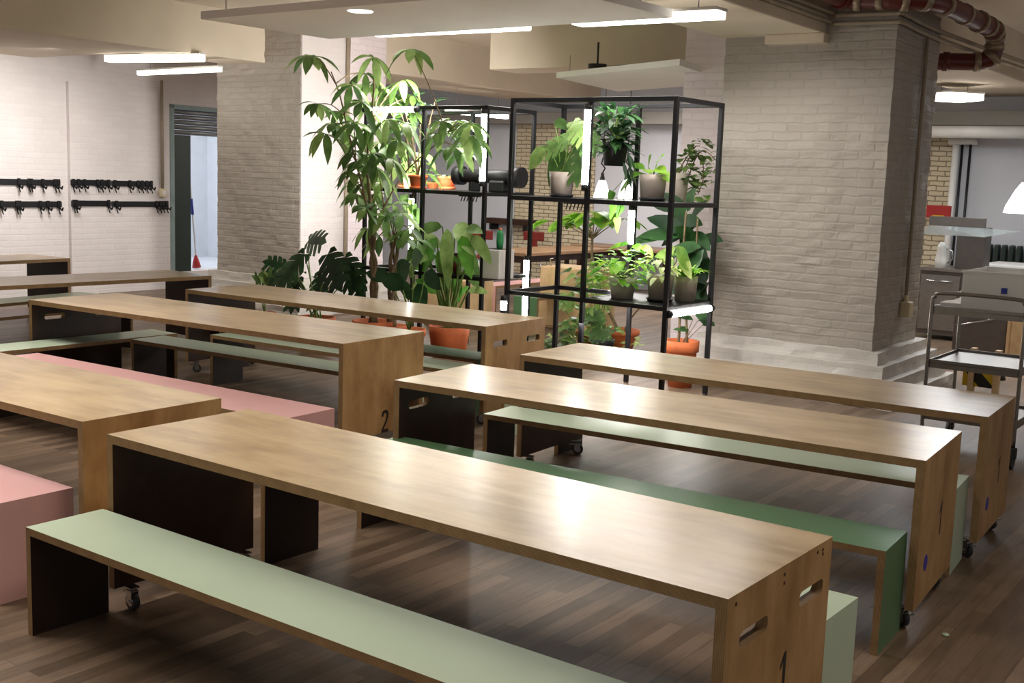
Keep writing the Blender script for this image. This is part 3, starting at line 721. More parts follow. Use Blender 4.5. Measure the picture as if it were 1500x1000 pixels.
# ------------------------------------------------------------------ plants
class Fol:
    def __init__(s, mats): s.m = MB(); s.mats = LF[mats]; s.st = MB(); s.has = False
    def leaf(s, p, d, up, L, W, shape='ovate', droop=.3, fold=.18, seg=6):
        p, d = Vector(p), Vector(d).normalized(); up = Vector(up)
        side = d.cross(up)
        if side.length < 1e-3: side = d.cross(Vector((1, 0, 0)))
        side.normalize(); up = side.cross(d).normalized()
        mi = rnd.choice((0, 0, 1, 1, 2)); bm = s.m.bm; rows = []
        for i in range(seg + 1):
            t = i / seg
            if shape == 'lance': w = math.sin(PI * t ** .85) ** .9
            elif shape == 'paddle': w = math.sin(PI * min(1, t ** .75)) ** .65
            elif shape == 'obov': w = math.sin(PI * t ** 1.35) ** .85
            elif shape == 'heart': w = (1 - t) ** .55 * (1.0 if t > .08 else .75) * (1.15 if t < .4 else 1)
            else: w = math.sin(PI * t ** .8) ** .75
            w = max(w, .02) * W / 2
            c = p + d * L * t * (1 - .12 * droop * t) - Vector((0, 0, 1)) * droop * L * t * t
            wv = rnd.uniform(-.03, .03) * W
            rows.append((bm.verts.new(c + side*w + up*(fold*w + wv)), bm.verts.new(c), bm.verts.new(c - side*w + up*(fold*w - wv))))
        for a, b in zip(rows, rows[1:]):
            for k in (0, 1):
                f = bm.faces.new((a[k], b[k], b[k+1], a[k+1])); f.material_index = mi; f.smooth = True
    def split(s, p, d, up, L, W, droop=.25, lobes=4):
        """deeply cut monstera leaf"""
        p, d = Vector(p), Vector(d).normalized(); up = Vector(up); side = d.cross(up)
        if side.length < 1e-3: side = d.cross(Vector((1, 0, 0)))
        side.normalize(); up = side.cross(d).normalized(); bm = s.m.bm; mi = rnd.choice((0, 0, 1, 2))
        def P(t, x): # x in half-widths
            return p + d*L*t - Vector((0, 0, 1))*droop*L*t*t + side*x*W/2 - Vector((0, 0, 1))*abs(x)**2*.12*W + up*.03*W*abs(x)
        for sg in (-1, 1):
            for k in range(lobes):
                t0 = k / (lobes + .6); t1 = (k + .98) / (lobes + .6)
                env = lambda t: (math.sin(PI * min(.97, .18 + .82 * t)) ** .55)
                sw = .16
                pts = []
                for x, ta, tb in ((0, t0, t1), (.35, t0 + .02, t1), (.7, t0 + .03, t1), (1.0, t0 + .06, t1 - .02)):
                    e = env((t0 + t1) / 2) * x
                    pts.append((bm.verts.new(P(min(1.05, ta + sw*x), sg*e)), bm.verts.new(P(min(1.08, tb + sw*x), sg*e))))
                for a, b in zip(pts, pts[1:]):
                    f = bm.faces.new((a[0], a[1], b[1], b[0])); f.material_index = mi; f.smooth = True
            a0 = [bm.verts.new(P(0, 0)), bm.verts.new(P(-.1, sg*.3)), bm.verts.new(P(-.07, sg*.55)), bm.verts.new(P(.1, sg*.6))]
            f = bm.faces.new(a0); f.material_index = mi; f.smooth = True
            fz = [bm.verts.new(P(.0, 0)), bm.verts.new(P(.92, 0)), bm.verts.new(P(.8, sg*.3)), bm.verts.new(P(.1, sg*.3))]
            f = bm.faces.new(fz); f.material_index = mi; f.smooth = True
        tip = [bm.verts.new(P(.78, 0)), bm.verts.new(P(.92, .3)), bm.verts.new(P(1.12, 0)), bm.verts.new(P(.92, -.3))]
        f = bm.faces.new(tip); f.material_index = mi; f.smooth = True
    def palm(s, c, axis, n, L, W, droop=.5, tilt=.1, start=0):
        axis = Vector(axis).normalized(); u = axis.cross(Vector((.3, .9, .1))).normalized(); v = axis.cross(u)
        for k in range(n):
            a = start + 2*PI*k/n + rnd.uniform(-.2, .2)
            d = u*math.cos(a) + v*math.sin(a) + axis*(tilt + rnd.uniform(-.25, .15))
            s.leaf(c, d, axis, L*rnd.uniform(.75, 1.1), W*rnd.uniform(.8, 1.1), 'obov', droop*rnd.uniform(.5, 1.4), .2)
    def stem(s, pts, r0, r1, seg=6): s.st.tube(smooth_path(pts, 3) if len(pts) > 2 else pts, r0, seg, r1=r1); s.has = True
    def finish(s, t, stemmat='greenstem'):
        s.m.build('foliage', s.mats, t, keepnormals=True)
        if s.has: s.st.build('stem', M[stemmat], t)
def pot(t, c, r, h, mat='terra', saucer=None, rim=True, soil=True, taper=.72):
    c = Vector(c) - Vector(t.location)
    pr = [(0, 0), (r*taper, 0), (r*(taper + (1 - taper)*.75), h*.75)]
    pr += [(r*(taper + (1-taper)*.78)*1.0, h*.76), (r*1.05, h*.77), (r*1.07, h), (r*.95, h)] if rim else [(r, h), (r*.93, h)]
    pr += [(r*.88, h*.86), (0, h*.86)]
    zo = 0
    if saucer:
        m = MB(); m.lathe([(0, 0), (r*.85, 0), (r*.98, .025), (r*.93, .028), (r*.82, .008), (0, .008)], c); m.build('saucer', M[saucer], t); zo = .009
    m = MB(); m.lathe(pr, c + Vector((0, 0, zo)), 26); m.build('plant_pot', M[mat], t)
    if soil:
        m = MB(); m.lathe([(r*.9, h*.87), (r*.5, h*.9), (0, h*.91)], c + Vector((0, 0, zo))); m.build('soil', M['soil'], t)
    return c + Vector((0, 0, zo + h*.9))
def plant(name, label, cat, base): return thing(name, label, cat, base)
UP = Vector((0, 0, 1))
def away(): return Vector((rnd.uniform(-1, 1), rnd.uniform(-1, 1), rnd.uniform(-.1, .6)))

# tall umbrella tree in front of the left rack
ref = R2 - RN * .5
def tp(px, py, dv=0.): return V(px, py, ref + RN * dv, -36.0)
b = tp(547, 440); b.z = 0
t = plant('umbrella_tree', 'tall umbrella tree with drooping fingered leaves reaching the ceiling left of the racks', 'plant', b)
top = pot(t, b, .2, .34, 'terra')
F = Fol('mid'); B0 = Vector(t.location)
trunk = [top, tp(548, 440) - B0, tp(547, 400) - B0, tp(545, 360) - B0]
F.stem(trunk, .035, .022, 8)
for k in range(2):
    F.stem([top + Vector((.03*(1-2*k), 0, 0)), tp(544 + 8*k, 420) - B0, tp(551 - 8*k, 385) - B0, tp(541 + 8*k, 350) - B0, tp(545 - 6*k, 300) - B0], .025, .014)
spine = [tp(545, 360) - B0, tp(543, 300) - B0, tp(538, 240, .05) - B0, tp(543, 180, .1) - B0, tp(548, 130, .05) - B0, tp(550, 95, .1) - B0]
F.stem(spine, .02, .008, 7)
spine2 = [tp(547, 340) - B0, tp(530, 270, -.1) - B0, tp(512, 200, -.1) - B0, tp(498, 140, -.1) - B0, tp(485, 105, -.1) - B0]
F.stem(spine2, .014, .006, 6)
spine3 = [tp(550, 330) - B0, tp(575, 280, .1) - B0, tp(600, 245, .2) - B0, tp(640, 210, .1) - B0, tp(668, 180, .1) - B0]
F.stem(spine3, .012, .005, 6)
cl_ = [(457, 82, .30, 6), (466, 152, .24, 8), (548, 84, .24, 7), (603, 72, .30, 5), (515, 125, .24, 7), (562, 128, .26, 7), (588, 118, .27, 7), (478, 196, .30, 6), (500, 165, .22, 6),
       (505, 190, .25, 7), (520, 222, .27, 7), (542, 185, .26, 8), (566, 176, .27, 7), (602, 160, .26, 7), (528, 255, .26, 7), (552, 245, .27, 7), (583, 205, .27, 7), (545, 285, .26, 6), (536, 305, .24, 6), (525, 285, .24, 6),
       (640, 195, .22, 6), (668, 178, .28, 8), (688, 198, .26, 7), (660, 215, .24, 6), (560, 322, .22, 7), (548, 150, .25, 7), (572, 232, .25, 6), (536, 108, .24, 6), (530, 150, .24, 7), (555, 208, .25, 7), (538, 335, .18, 5), (580, 150, .22, 6), (512, 250, .2, 5), (545, 225, .25, 7), (690, 182, .22, 6), (532, 205, .24, 7), (560, 265, .24, 6), (518, 180, .24, 7), (572, 140, .24, 7), (548, 120, .24, 7), (525, 235, .24, 6), (590, 180, .24, 7), (605, 140, .22, 6), (540, 265, .22, 6), (490, 180, .24, 6), (515, 270, .2, 5), (552, 300, .22, 6), (648, 178, .22, 6), (676, 225, .22, 6)]
for px, py, L, n in cl_:
    q = tp(px, py, rnd.uniform(.62, .85) if (px > 535 and 100 < py < 170 and px < 630) else rnd.uniform(-.25, .35)) - B0
    best = None
    for sp_i in (spine, spine2, spine3):
        for k in range(len(sp_i) - 1):
            for w in (0, .5):
                c = sp_i[k].lerp(sp_i[k+1], w); dist = (c - (q - UP * .3)).length
                if best is None or dist < best[0]: best = (dist, c)
    src = best[1]
    F.stem([src, src.lerp(q, .5) + UP * .05, q], .007, .004, 5)
    F.palm(q, UP + Vector((rnd.uniform(-.4, .4), rnd.uniform(-.6, .1), 0)), n + 1, L*1.08, L*.36, .75, .05, rnd.uniform(0, 6))
F.finish(t, 'bark')
# braided money tree
b = tp(574, 440, .1); b.z = 0
t = plant('money_tree', 'money tree with a braided trunk beside the tall umbrella tree', 'plant', b)
top = pot(t, b, .17, .3, 'terra'); B0 = Vector(t.location); F = Fol('mid')
for k in range(3):
    pts = []
    for i in range(9):
        c = top.lerp(tp(574 + 4, 345, .1) - B0, i / 8); a = i * .95 + k * 2*PI/3
        pts.append(c + Vector((math.cos(a), math.sin(a), 0)) * .035)
    F.stem(pts, .024, .018)
cr = tp(577, 350, .1) - B0
for px, py in ((565, 318), (588, 312), (600, 335), (575, 300), (612, 352), (590, 345), (556, 345)):
    q = tp(px, py, rnd.uniform(-.15, .25)) - B0
    F.stem([cr, cr.lerp(q, .5) + Vector((0, 0, .08)), q], .007, .004, 5); F.palm(q, UP + Vector((rnd.uniform(-.4, .4), -.4, 0)), 6, .22, .085, .6, .1, rnd.uniform(0, 6))
F.finish(t, 'bark')
# monstera left
b = tp(462, 440, -.15); b.z = 0
t = plant('monstera', 'monstera with dark split leaves in front of the left brick pillar', 'plant', b)
top = pot(t, b, .2, .32, 'terra'); B0 = Vector(t.location); F = Fol('dark')
for px, py, dx, dz, L, W in ((452, 352, .9, .15, .36, .26), (446, 372, -.5, -.7, .36, .30), (432, 398, -.6, -.3, .26, .26), (436, 408, .1, -.9, .26, .26), (480, 372, .7, -.45, .40, .34), (505, 378, .9, -.6, .36, .28), (420, 392, -.8, .3, .22, .2), (470, 400, .2, -.6, .3, .24), (522, 392, .5, -.9, .28, .2)):
    q = tp(px, py, rnd.uniform(-.15, .25)) - B0
    F.stem([top + Vector((rnd.uniform(-.08, .08), rnd.uniform(-.08, .08), 0)), top.lerp(q, .6) + RE * rnd.uniform(-.03, .08), q], .009, .006, 5)
    F.split(q, RE * dx + Vector((0, 0, dz)) - RN * .35, -RN * .9 + UP * .5, L * 1.25, W * 1.25, .12)
for k in range(6):
    q = tp(448 + 9*k, 405 + rnd.uniform(-5, 5), .1) - B0; F.leaf(q, RE*rnd.uniform(-1, 1) + UP*.3 - RN*.3, UP, .14, .05, 'lance', .5)
F.finish(t)
b = tp(388, 425, -.2); b.z = 0
t = plant('spider_plant', 'small plant with narrow upright leaves at the foot of the left pillar', 'plant', b)
top = pot(t, b, .12, .3, 'terra'); B0 = Vector(t.location); F = Fol('mid')
for k in range(16):
    q = tp(388 + rnd.uniform(-14, 16), 418, 0) - B0; F.leaf(q, Vector((rnd.uniform(-.7, .7), rnd.uniform(-.5, .5), 1)), Vector((rnd.uniform(-1, 1), -1, .2)), rnd.uniform(.16, .34), .05, 'lance', .25)
    if k % 4 == 0: F.stem([top, q], .006, .005, 5)
F.finish(t)
# calathea
b = tp(600, 440, .05); b.z = 0
t = plant('calathea', 'calathea with big dark striped oval leaves between the trees and the paddle leaved plant', 'plant', b)
top = pot(t, b, .16, .3, 'terra'); B0 = Vector(t.location); F = Fol('dark')
for px, py, dx, dz, L, W in ((585, 412, .5, .75, .42, .24), (603, 385, .5, .35, .35, .2), (612, 415, .5, -.8, .3, .2), (590, 425, -.4, .5, .32, .2), (622, 400, .9, -.2, .3, .16), (570, 410, -.7, .4, .3, .16), (598, 440, .1, .9, .3, .18)):
    q = tp(px, py, rnd.uniform(-.2, .1)) - B0
    F.stem([top, top.lerp(q, .6) + RE * .03, q], .008, .005, 5); F.leaf(q, RE*dx + UP*dz - RN*.25, -RN + UP*.4, L, W, 'ovate', .25, .12)
F.finish(t)
# bird of paradise in the big orange pot
b = Z(657, 519, 0)
t = plant('bird_of_paradise', 'large paddle leaved plant in a big orange pot behind the benches', 'plant', b)
top = pot(t, b, .215, .30, 'terra', rim=False, taper=.82); B0 = Vector(t.location); F = Fol('paddle')
def bp(px, py, dv=0.): return V(px, py, b + RN * dv, -36.0) - B0
for px, py, dx, dz, L, W, sh in ((640, 348, -.4, -.75, .48, .26, 'd'), (655, 335, .35, -.9, .56, .2, ''), (668, 328, .75, -.35, .5, .24, ''), (683, 335, .9, .12, .34, .14, ''), (648, 332, -.8, -.1, .4, .2, ''), (676, 362, .75, -.75, .46, .26, ''),
                             (640, 375, -.7, -.4, .36, .2, ''), (686, 425, .8, .15, .28, .12, ''), (625, 350, -.3, -.9, .4, .2, ''), (660, 350, -.1, -.9, .5, .2, ''), (632, 400, -.6, -.6, .34, .18, ''), (668, 440, .5, .6, .3, .12, ''), (640, 430, -.5, .5, .32, .14, ''), (692, 345, .8, -.6, .34, .16, ''), (645, 362, -.5, .4, .4, .2, ''), (672, 395, .8, .2, .4, .18, ''), (628, 380, -.9, .1, .36, .18, ''), (662, 372, .3, -.95, .44, .22, ''), (650, 405, -.2, .8, .36, .16, ''), (676, 345, .5, -.9, .4, .2, '')):
    q = bp(px, py, rnd.uniform(-.2, .2))
    F.stem([top + Vector((rnd.uniform(-.05, .05), rnd.uniform(-.05, .05), 0)), top.lerp(q, .6) + RE * rnd.uniform(-.03, .03), q], .012, .008, 6)
    F.leaf(q, RE*dx + UP*dz - RN*rnd.uniform(.0, .4), -RN*.8 + UP*.6, L, W*.8, 'paddle', .2, .2, 8)
F.finish(t)
m = MB(); m.lathe([(0, 0), (.09, -.01), (.13, .02), (.11, .05), (.05, .07), (0, .07)], seg=18)
# ---- left rack shelf plants
SH = RZ[1] + .016; SL = RZ[0] + .016
def shelf_plant(name, label, px, py, z, r, h, mat='terra', saucer=None, cat='plant', leafset='mid', **kw):
    b = Z(px, py, z); t = plant(name, label, cat, b); top = pot(t, b, r, h, mat, saucer, **kw); return t, top, Fol(leafset), Vector(t.location), b
t, top, F, B0, b = shelf_plant('pothos', 'trailing plant in a terracotta pot at the left end of the left rack shelf', 597, 275, SH, .115, .15, 'terra', 'terra')
for k in range(26):
    a = rnd.uniform(0, 2*PI); r = rnd.uniform(.05, .3); q = top + Vector((math.cos(a)*r, math.sin(a)*r - .05, rnd.uniform(.02, .3) - r*.25))
    F.leaf(q, Vector((math.cos(a), math.sin(a), rnd.uniform(-.7, .2))), UP, .2, .12, 'heart', .4)
    if k % 3 == 0: F.stem([top, top.lerp(q, .6) + UP*.07, q], .005, .003, 5)
for k in range(4):
    q = top + Vector((.05*k - .02, -.2, -.22 - .05*k)); F.stem([top, top + Vector((.05*k, -.18, 0)), q], .005, .003, 5); F.leaf(q, Vector((.2, -.2, -1)), Vector((0, -1, 0)), .17, .1, 'heart', .1)
F.finish(t)
t, top, F, B0, b = shelf_plant('potted_palm', 'dark bushy plant standing tall on the left rack shelf', 612, 277, SH, .1, .14, 'terra', 'terra', leafset='dark')
for k in range(40):
    a = rnd.uniform(0, 2*PI); h = rnd.uniform(.35, .85); r = .04 + .22*rnd.random()*(h/.8)
    q = top + Vector((math.cos(a)*r - .03, math.sin(a)*r, h)); F.leaf(q, Vector((math.cos(a), math.sin(a), rnd.uniform(-.4, .7))), UP, .17, .05, 'lance', .3)
    if k % 5 == 0: F.stem([top, top.lerp(q, .5) + Vector((0, 0, .05)), q], .009, .005, 5)
F.finish(t, 'bark')
t, top, F, B0, b = shelf_plant('air_plant', 'low plant with thin pale leaves in the right terracotta pot on the left rack', 655, 277, SH, .105, .135, 'terra', 'terra', leafset='pale')
for k in range(12):
    a = rnd.uniform(0, 2*PI); F.leaf(top, Vector((math.cos(a), math.sin(a), .5)), UP, .24, .03, 'lance', .4)
F.finish(t)
t, top, F, B0, b = shelf_plant('small_terracotta_pot', 'low terracotta pot between the two larger ones on the left rack', 634, 276, SH, .075, .07, 'terra', None, cat='plant')
for k in range(7): a = k*.9; F.leaf(top, Vector((math.cos(a), math.sin(a), .8)), UP, .1, .04, 'ovate', .4)
F.finish(t)
# black cylindrical device on the left rack
c = R2 + RE*1.32 + RN*.45
t = thing('cylinder_device', 'black horizontal cylinder device with round ends on the left rack shelf', 'device', (c.x, c.y, SH), RA)
m = MB(); m.tube([(-.36, 0, .16), (.36, 0, .16)], .07, 16); m.build('barrel', M['blackplastic'], t)
for x0, x1, r in ((-.43, -.34, .1), (.31, .43, .105)):
    m = MB(); m.tube([(x0, 0, .16), (x1, 0, .16)], r, 18); m.build('end_ring', M['blackplastic'], t)
m = MB(); m.bbox((.06, -.09, .0), (.26, .09, .12), .02); m.bbox((-.2, -.05, 0), (-.14, .05, .1), .01); m.build('stand', M['blackplastic'], t)
# white planter with cactus, bottle, tea light on low shelf of the left rack
b = Z(727, 407, SL); t = thing('cactus_planter', 'green cactus in a white square planter on the low shelf of the left rack', 'plant', b, RA)
m = MB(); w_ = .125
m.bbox((-w_, -w_, 0), (w_, w_, .29), .01); m.box((-w_ + .015, -w_ + .015, .285), (w_ - .015, w_ - .015, .291), 1); m.build('planter', [M['whiteceramic'], M['soil']], t)
m = MB(); m.lathe([(0, .28), (.03, .28), (.038, .36), (.036, .44), (.022, .475), (0, .485)], (.03, 0, 0), 14); m.build('cactus', M['grass_green'], t)
m = MB(); m.lathe([(0, .478), (.018, .48), (.012, .5), (0, .5)], (.03, 0, 0), 10); tag(m.build('cactus_tip', M['terra'], t), 'small orange tip')
b = Z(667, 400, SL); t = thing('bottle', 'small brown bottle on the low shelf of the left rack', 'bottle', b)
m = MB(); m.lathe([(0, 0), (.06, 0), (.062, .09), (.02, .15), (.018, .19), (0, .19)], seg=16); m.build('bottle_body', M['redplastic'], t)
m = MB(); m.lathe([(0, .19), (.02, .19), (.02, .21), (0, .21)], seg=12); m.build('cap', M['blackplastic'], t)
b = Z(677, 402, SL); t = thing('tea_light', 'little white candle cup beside the brown bottle', 'candle', b)
m = MB(); m.lathe([(0, 0), (.035, 0), (.04, .08), (.034, .08), (.03, .06), (0, .06)], seg=16); m.build('cup', M['whiteceramic'], t)
m = MB(); m.tube([(0, 0, .06), (0, 0, .075)], .003, 6); m.build('wick', M['black'], t)

# ---- right rack upper shelf
t, top, F, B0, b = shelf_plant('monstera', 'monstera in a grey taupe pot at the left end of the right rack shelf', 822, 289, SH, .115, .215, 'taupe', 'blackplastic', rim=False, taper=.8)
def sp_(px, py, dv=0.): return V(px, py, b + RN*dv, -36.0) - B0
for px, py, dx, dz, L, W in ((838, 200, -.9, -.35, .33, .26), (840, 178, .5, -.3, .3, .2), (812, 178, .8, -.1, .22, .1), (848, 210, .2, -.95, .32, .22), (826, 212, -.3, -.95, .34, .18), (800, 218, -.6, -.6, .22, .18), (855, 190, .6, -.6, .26, .2), (830, 235, .3, -.8, .2, .1)):
    q = sp_(px, py, rnd.uniform(-.1, .15)); F.stem([top + Vector((rnd.uniform(-.03, .03), 0, 0)), top.lerp(q, .6) + UP*.03, q], .007, .004, 5)
    F.split(q, RE*dx + UP*dz - RN*.3, -RN*.7 + UP*.7, L, W*1.15, .15, 4) if W > .19 else F.leaf(q, RE*dx + UP*dz - RN*.2, -RN + UP*.5, L, W, 'ovate', .2)
F.finish(t)
# hanging bushy plant
b = V(900, 243, R1 + RN*.5, -36.0); t = plant('hanging_plant', 'bushy plant in a dark hanging pot in the upper right rack', 'plant', b)
B0 = Vector(t.location); top = pot(t, b, .115, .2, 'blackplastic', rim=False, taper=.8); F = Fol('dark')
for k in range(170):
    a = rnd.uniform(0, 2*PI); r = rnd.uniform(.02, .26); h = rnd.uniform(-.08, .3); 
    q = top + Vector((math.cos(a)*r*(.5 + h), math.sin(a)*r*(.5 + h), h)); F.leaf(q, Vector((math.cos(a), math.sin(a), rnd.uniform(-.2, 1.2))), UP, rnd.uniform(.14, .24), .06, 'lance', .35)
    if k % 8 == 0: F.stem([top, top.lerp(q, .6) + UP*.04, q], .006, .004, 5)
for k in range(10):
    a = rnd.uniform(-1.2, .6); q = top + Vector((math.cos(a)*.17, math.sin(a)*.17, -.05 - .02*k)); F.leaf(q, Vector((math.cos(a)*.5, math.sin(a)*.5, -1)), UP, .14, .04, 'lance', .2)
F.finish(t)
m = MB()
for k in range(3):
    a = 2*PI*k/3; m.tube([(math.cos(a)*.115, math.sin(a)*.115, .2), (0, 0, RZ[2] - b.z - .02)], .003, 5)
m.build('hanging_cord', M['blackplastic'], t)
t, top, F, B0, b = shelf_plant('young_monstera', 'broad leaved young plant in the right taupe pot on the right rack shelf', 955, 294, SH, .125, .22, 'taupe', 'blackplastic', rim=False, taper=.82, leafset='bright')
def sp_(px, py, dv=0.): return V(px, py, b + RN*dv, -36.0) - B0
for px, py, dx, dz, L, W in ((950, 245, .3, .9, .2, .09), (958, 248, .8, .1, .18, .12), (945, 248, -.7, .4, .18, .1), (938, 255, -.9, -.1, .16, .1), (962, 240, .5, .6, .2, .08), (968, 252, .9, -.3, .16, .1), (952, 255, 0, .2, .15, .1), (928, 262, -.8, -.6, .15, .1)):
    q = sp_(px, py, rnd.uniform(-.1, .1)); F.stem([top, q], .005, .004, 5); F.leaf(q, RE*dx + UP*dz - RN*.3, -RN*.6 + UP, L, W, 'ovate', .3)
for px, py in ((900, 300), (905, 318), (898, 280), (912, 300)):
    q = sp_(px, py, -.1); F.stem([top, sp_(925, 255, -.12), q], .004, .003, 5); F.leaf(q, RE*rnd.uniform(-.5, .5) - UP*.8, -RN, .13, .08, 'heart', .1)
F.finish(t)
t, top, F, B0, b = shelf_plant('vine_plant', 'twisting vine in a pale pot at the right back corner of the right rack', 990, 293, SH, .115, .26, 'paleceramic', None, rim=False, taper=.85)
def sp_(px, py, dv=0.): return V(px, py, b + RN*dv, -36.0) - B0
for path in (((1000, 240), (1012, 225), (1028, 235), (1030, 262), (1022, 285)), ((1005, 270), (1015, 240), (1030, 220), (1050, 236)), ((1000, 255), (1015, 218), (1025, 214)), ((1003, 285), (1018, 270), (1008, 250))):
    pts = [top] + [sp_(x, y, rnd.uniform(-.05, .2)) for x, y in path]; F.stem(pts, .007, .004, 6)
    for q in pts[1:]:
        for k in range(6):
            d_ = away(); F.leaf(q + Vector((rnd.uniform(-.07, .07), rnd.uniform(-.07, .07), rnd.uniform(-.07, .07))), d_, UP, .12, .075, 'ovate', .4)
for k in range(22):
    q = sp_(rnd.uniform(995, 1045), rnd.uniform(245, 290), rnd.uniform(-.1, .2)); F.leaf(q, away(), UP, .13, .08, 'ovate', .4)
F.finish(t, 'bark')
# ---- right rack low shelf
t, top, F, B0, b = shelf_plant('glass_planter', 'leafy plant in a cloudy grey glass planter on the low right rack shelf', 911, 436, SL, .125, .18, 'paleceramic', None, rim=False, taper=.75, leafset='bright')
for k in range(90):
    a = rnd.uniform(0, 2*PI); r = rnd.uniform(.02, .3); q = top + Vector((math.cos(a)*r - .03, math.sin(a)*r, rnd.uniform(.0, .26) - r*.25)); F.leaf(q, Vector((math.cos(a), math.sin(a), rnd.uniform(-.3, .6))), UP, .11, .075, 'ovate', .4)
    if k % 5 == 0: F.stem([top, q], .004, .003, 5)
F.stem([top, V(918, 375, b, -36.0) - B0, V(926, 362, b, -36.0) - B0], .007, .004, 5)
for px, py, dx in ((926, 360, 1), (922, 358, -1), (938, 362, .9), (915, 360, -.6)): F.leaf(V(px, py, b, -36.0) - B0, RE*dx + UP*.1 - RN*.2, UP - RN*.5, .17, .09, 'ovate', .5)
F.finish(t)
t, top, F, B0, b = shelf_plant('bushy_plant', 'bright leafy plant in the middle taupe pot on the low right rack shelf', 966, 441, SL, .12, .215, 'taupe', 'blackplastic', rim=False, taper=.78, leafset='variegated')
for k in range(60):
    a = rnd.uniform(0, 2*PI); r = rnd.uniform(.02, .26); q = top + Vector((math.cos(a)*r, math.sin(a)*r, rnd.uniform(.0, .2))); F.leaf(q, Vector((math.cos(a), math.sin(a), rnd.uniform(-.1, .7))), UP, .13, .05, 'lance', .5)
F.stem([top, V(990, 385, b, -36.0) - B0, V(992, 360, b, -36.0) - B0], .006, .004, 5)
for px, py, dx, dz in ((990, 362, -.5, -.3), (993, 360, .6, -.8), (988, 372, -.8, .1), (996, 372, .5, -.6)): F.leaf(V(px, py, b, -36.0) - B0, RE*dx + UP*dz, -RN + UP*.4, .2, .1, 'ovate', .3)
F.finish(t)
t, top, F, B0, b = shelf_plant('fern', 'feathery light green fern in the pale pot at the right of the low shelf', 1003, 440, SL, .105, .215, 'paleceramic', None, rim=False, taper=.85, leafset='bright')
for k in range(70):
    a = rnd.uniform(0, 2*PI); q = top + Vector((math.cos(a)*.04, math.sin(a)*.04, 0)); F.leaf(q, Vector((math.cos(a)*rnd.uniform(.2, 1), math.sin(a)*rnd.uniform(.2, 1), 1)), UP, rnd.uniform(.14, .32), .028, 'lance', .5)
F.finish(t)
# ---- floor plants behind / under the right rack
b = V(999, 500, R1 + RN*(RD + .22), -36.0); zr = b.z; b.z = 0
t = plant('rubber_plant', 'rubber plant with big dark oval leaves in an orange pot beside the right pillar', 'plant', b); B0 = Vector(t.location)
top = pot(t, b, .15, zr + .01, 'terra'); F = Fol('dark')
def rp(px, py, dv=0.): return V(px, py, b + RN*dv, -36.0) - B0
F.stem([top + Vector((-.03, 0, 0)), rp(997, 440), rp(1000, 380), rp(1005, 310)], .014, .009, 7); F.stem([top + Vector((.05, 0, 0)), rp(1006, 450), rp(1018, 390), rp(1022, 320)], .013, .008, 7)
for px, py, dx, dz in ((965, 310, -.8, .9), (970, 345, -.9, .2), (985, 340, -.6, .5), (1010, 330, .7, .4), (1030, 345, .8, -.2), (1030, 370, .9, .1), (1020, 385, .8, -.4), (1000, 360, -.9, -.1), (975, 365, -.9, -.3), (1028, 320, .6, .7), (1015, 310, .3, .9), (990, 318, -.5, .8),
                       (1025, 405, .7, -.5), (1030, 425, .4, -.9), (1012, 350, .6, -.3), (1035, 355, .5, .2), (1022, 365, -.3, -.6), (995, 330, -.9, .3), (1005, 375, .8, .5), (1020, 330, .9, .3), (960, 340, -.9, -.1)):
    q = rp(px, py, rnd.uniform(-.1, .35)); F.leaf(q - RE*dx*.2, RE*dx + UP*dz*.8 - RN*rnd.uniform(-.1, .4), UP - RN*.8, .42 if dx < 0 else .32, .19, 'ovate', .22, .1)
for k in range(16):
    q = rp(rnd.uniform(992, 1036), rnd.uniform(305, 425), rnd.uniform(.0, .4)); dx = rnd.uniform(-1, .6); F.leaf(q - RE*dx*.12, RE*dx + UP*rnd.uniform(-.5, .9) - RN*.2, UP*.5 - RN, .28, .14, 'ovate', .2, .1)
for px, py, dx in ((1015, 468, -.6), (1022, 470, .5), (1010, 485, -.8), (1030, 475, .8)):
    q = rp(px, py); F.stem([top, q], .004, .003, 5); F.leaf(q, RE*dx + UP*.2 - RN*.3, UP - RN*.4, .16, .1, 'ovate', .2)
F.finish(t, 'bark')
b = Z(905, 511, 0)
t = plant('fig_tree', 'slender fig tree with a flat umbrella of light green leaves, behind the right rack', 'plant', b); B0 = Vector(t.location)
top = pot(t, b, .22, .22, 'terra'); F = Fol('bright')
def fp(px, py, dv=0.): return V(px, py, b + RN*dv, -36.0) - B0
F.stem([top, fp(885, 440), fp(868, 385), fp(868, 345)], .02, .014, 7); F.stem([top + Vector((.06, 0, 0)), fp(925, 465), fp(942, 445)], .013, .009, 6)
for px, py in ((835, 320), (850, 312), (872, 310), (890, 320), (905, 312), (860, 318), (830, 325), (885, 310), (915, 320), (845, 322), (805, 322), (820, 318)):
    q = fp(px, py, rnd.uniform(-.2, .3)); F.stem([fp(868, 350), fp(868, 350).lerp(q, .5) + UP*.02, q], .008, .004, 5)
    for k in range(3): a = rnd.uniform(0, 2*PI); F.leaf(q, Vector((math.cos(a), math.sin(a), -.1)), UP, .27, .16, 'ovate', .35, .15)
F.finish(t, 'bark')
b = fp(862, 520, -.15) + B0; b.z = 0
t = plant('climbing_pothos', 'climbing plant with yellow green leaves on the floor inside the right rack', 'plant', b); B0 = Vector(t.location)
top = pot(t, b, .16, .2, 'terra'); F = Fol('variegated')
def cp_(px, py, dv=0.): return V(px, py, b + RN*dv, -36.0) - B0
for k in range(5):
    F.stem([top + Vector((rnd.uniform(-.06, .06), rnd.uniform(-.06, .06), 0)), cp_(872 + 3*k, 460), cp_(868 + 4*k, 420), cp_(866 + 5*k, 385)], .006, .004, 5)
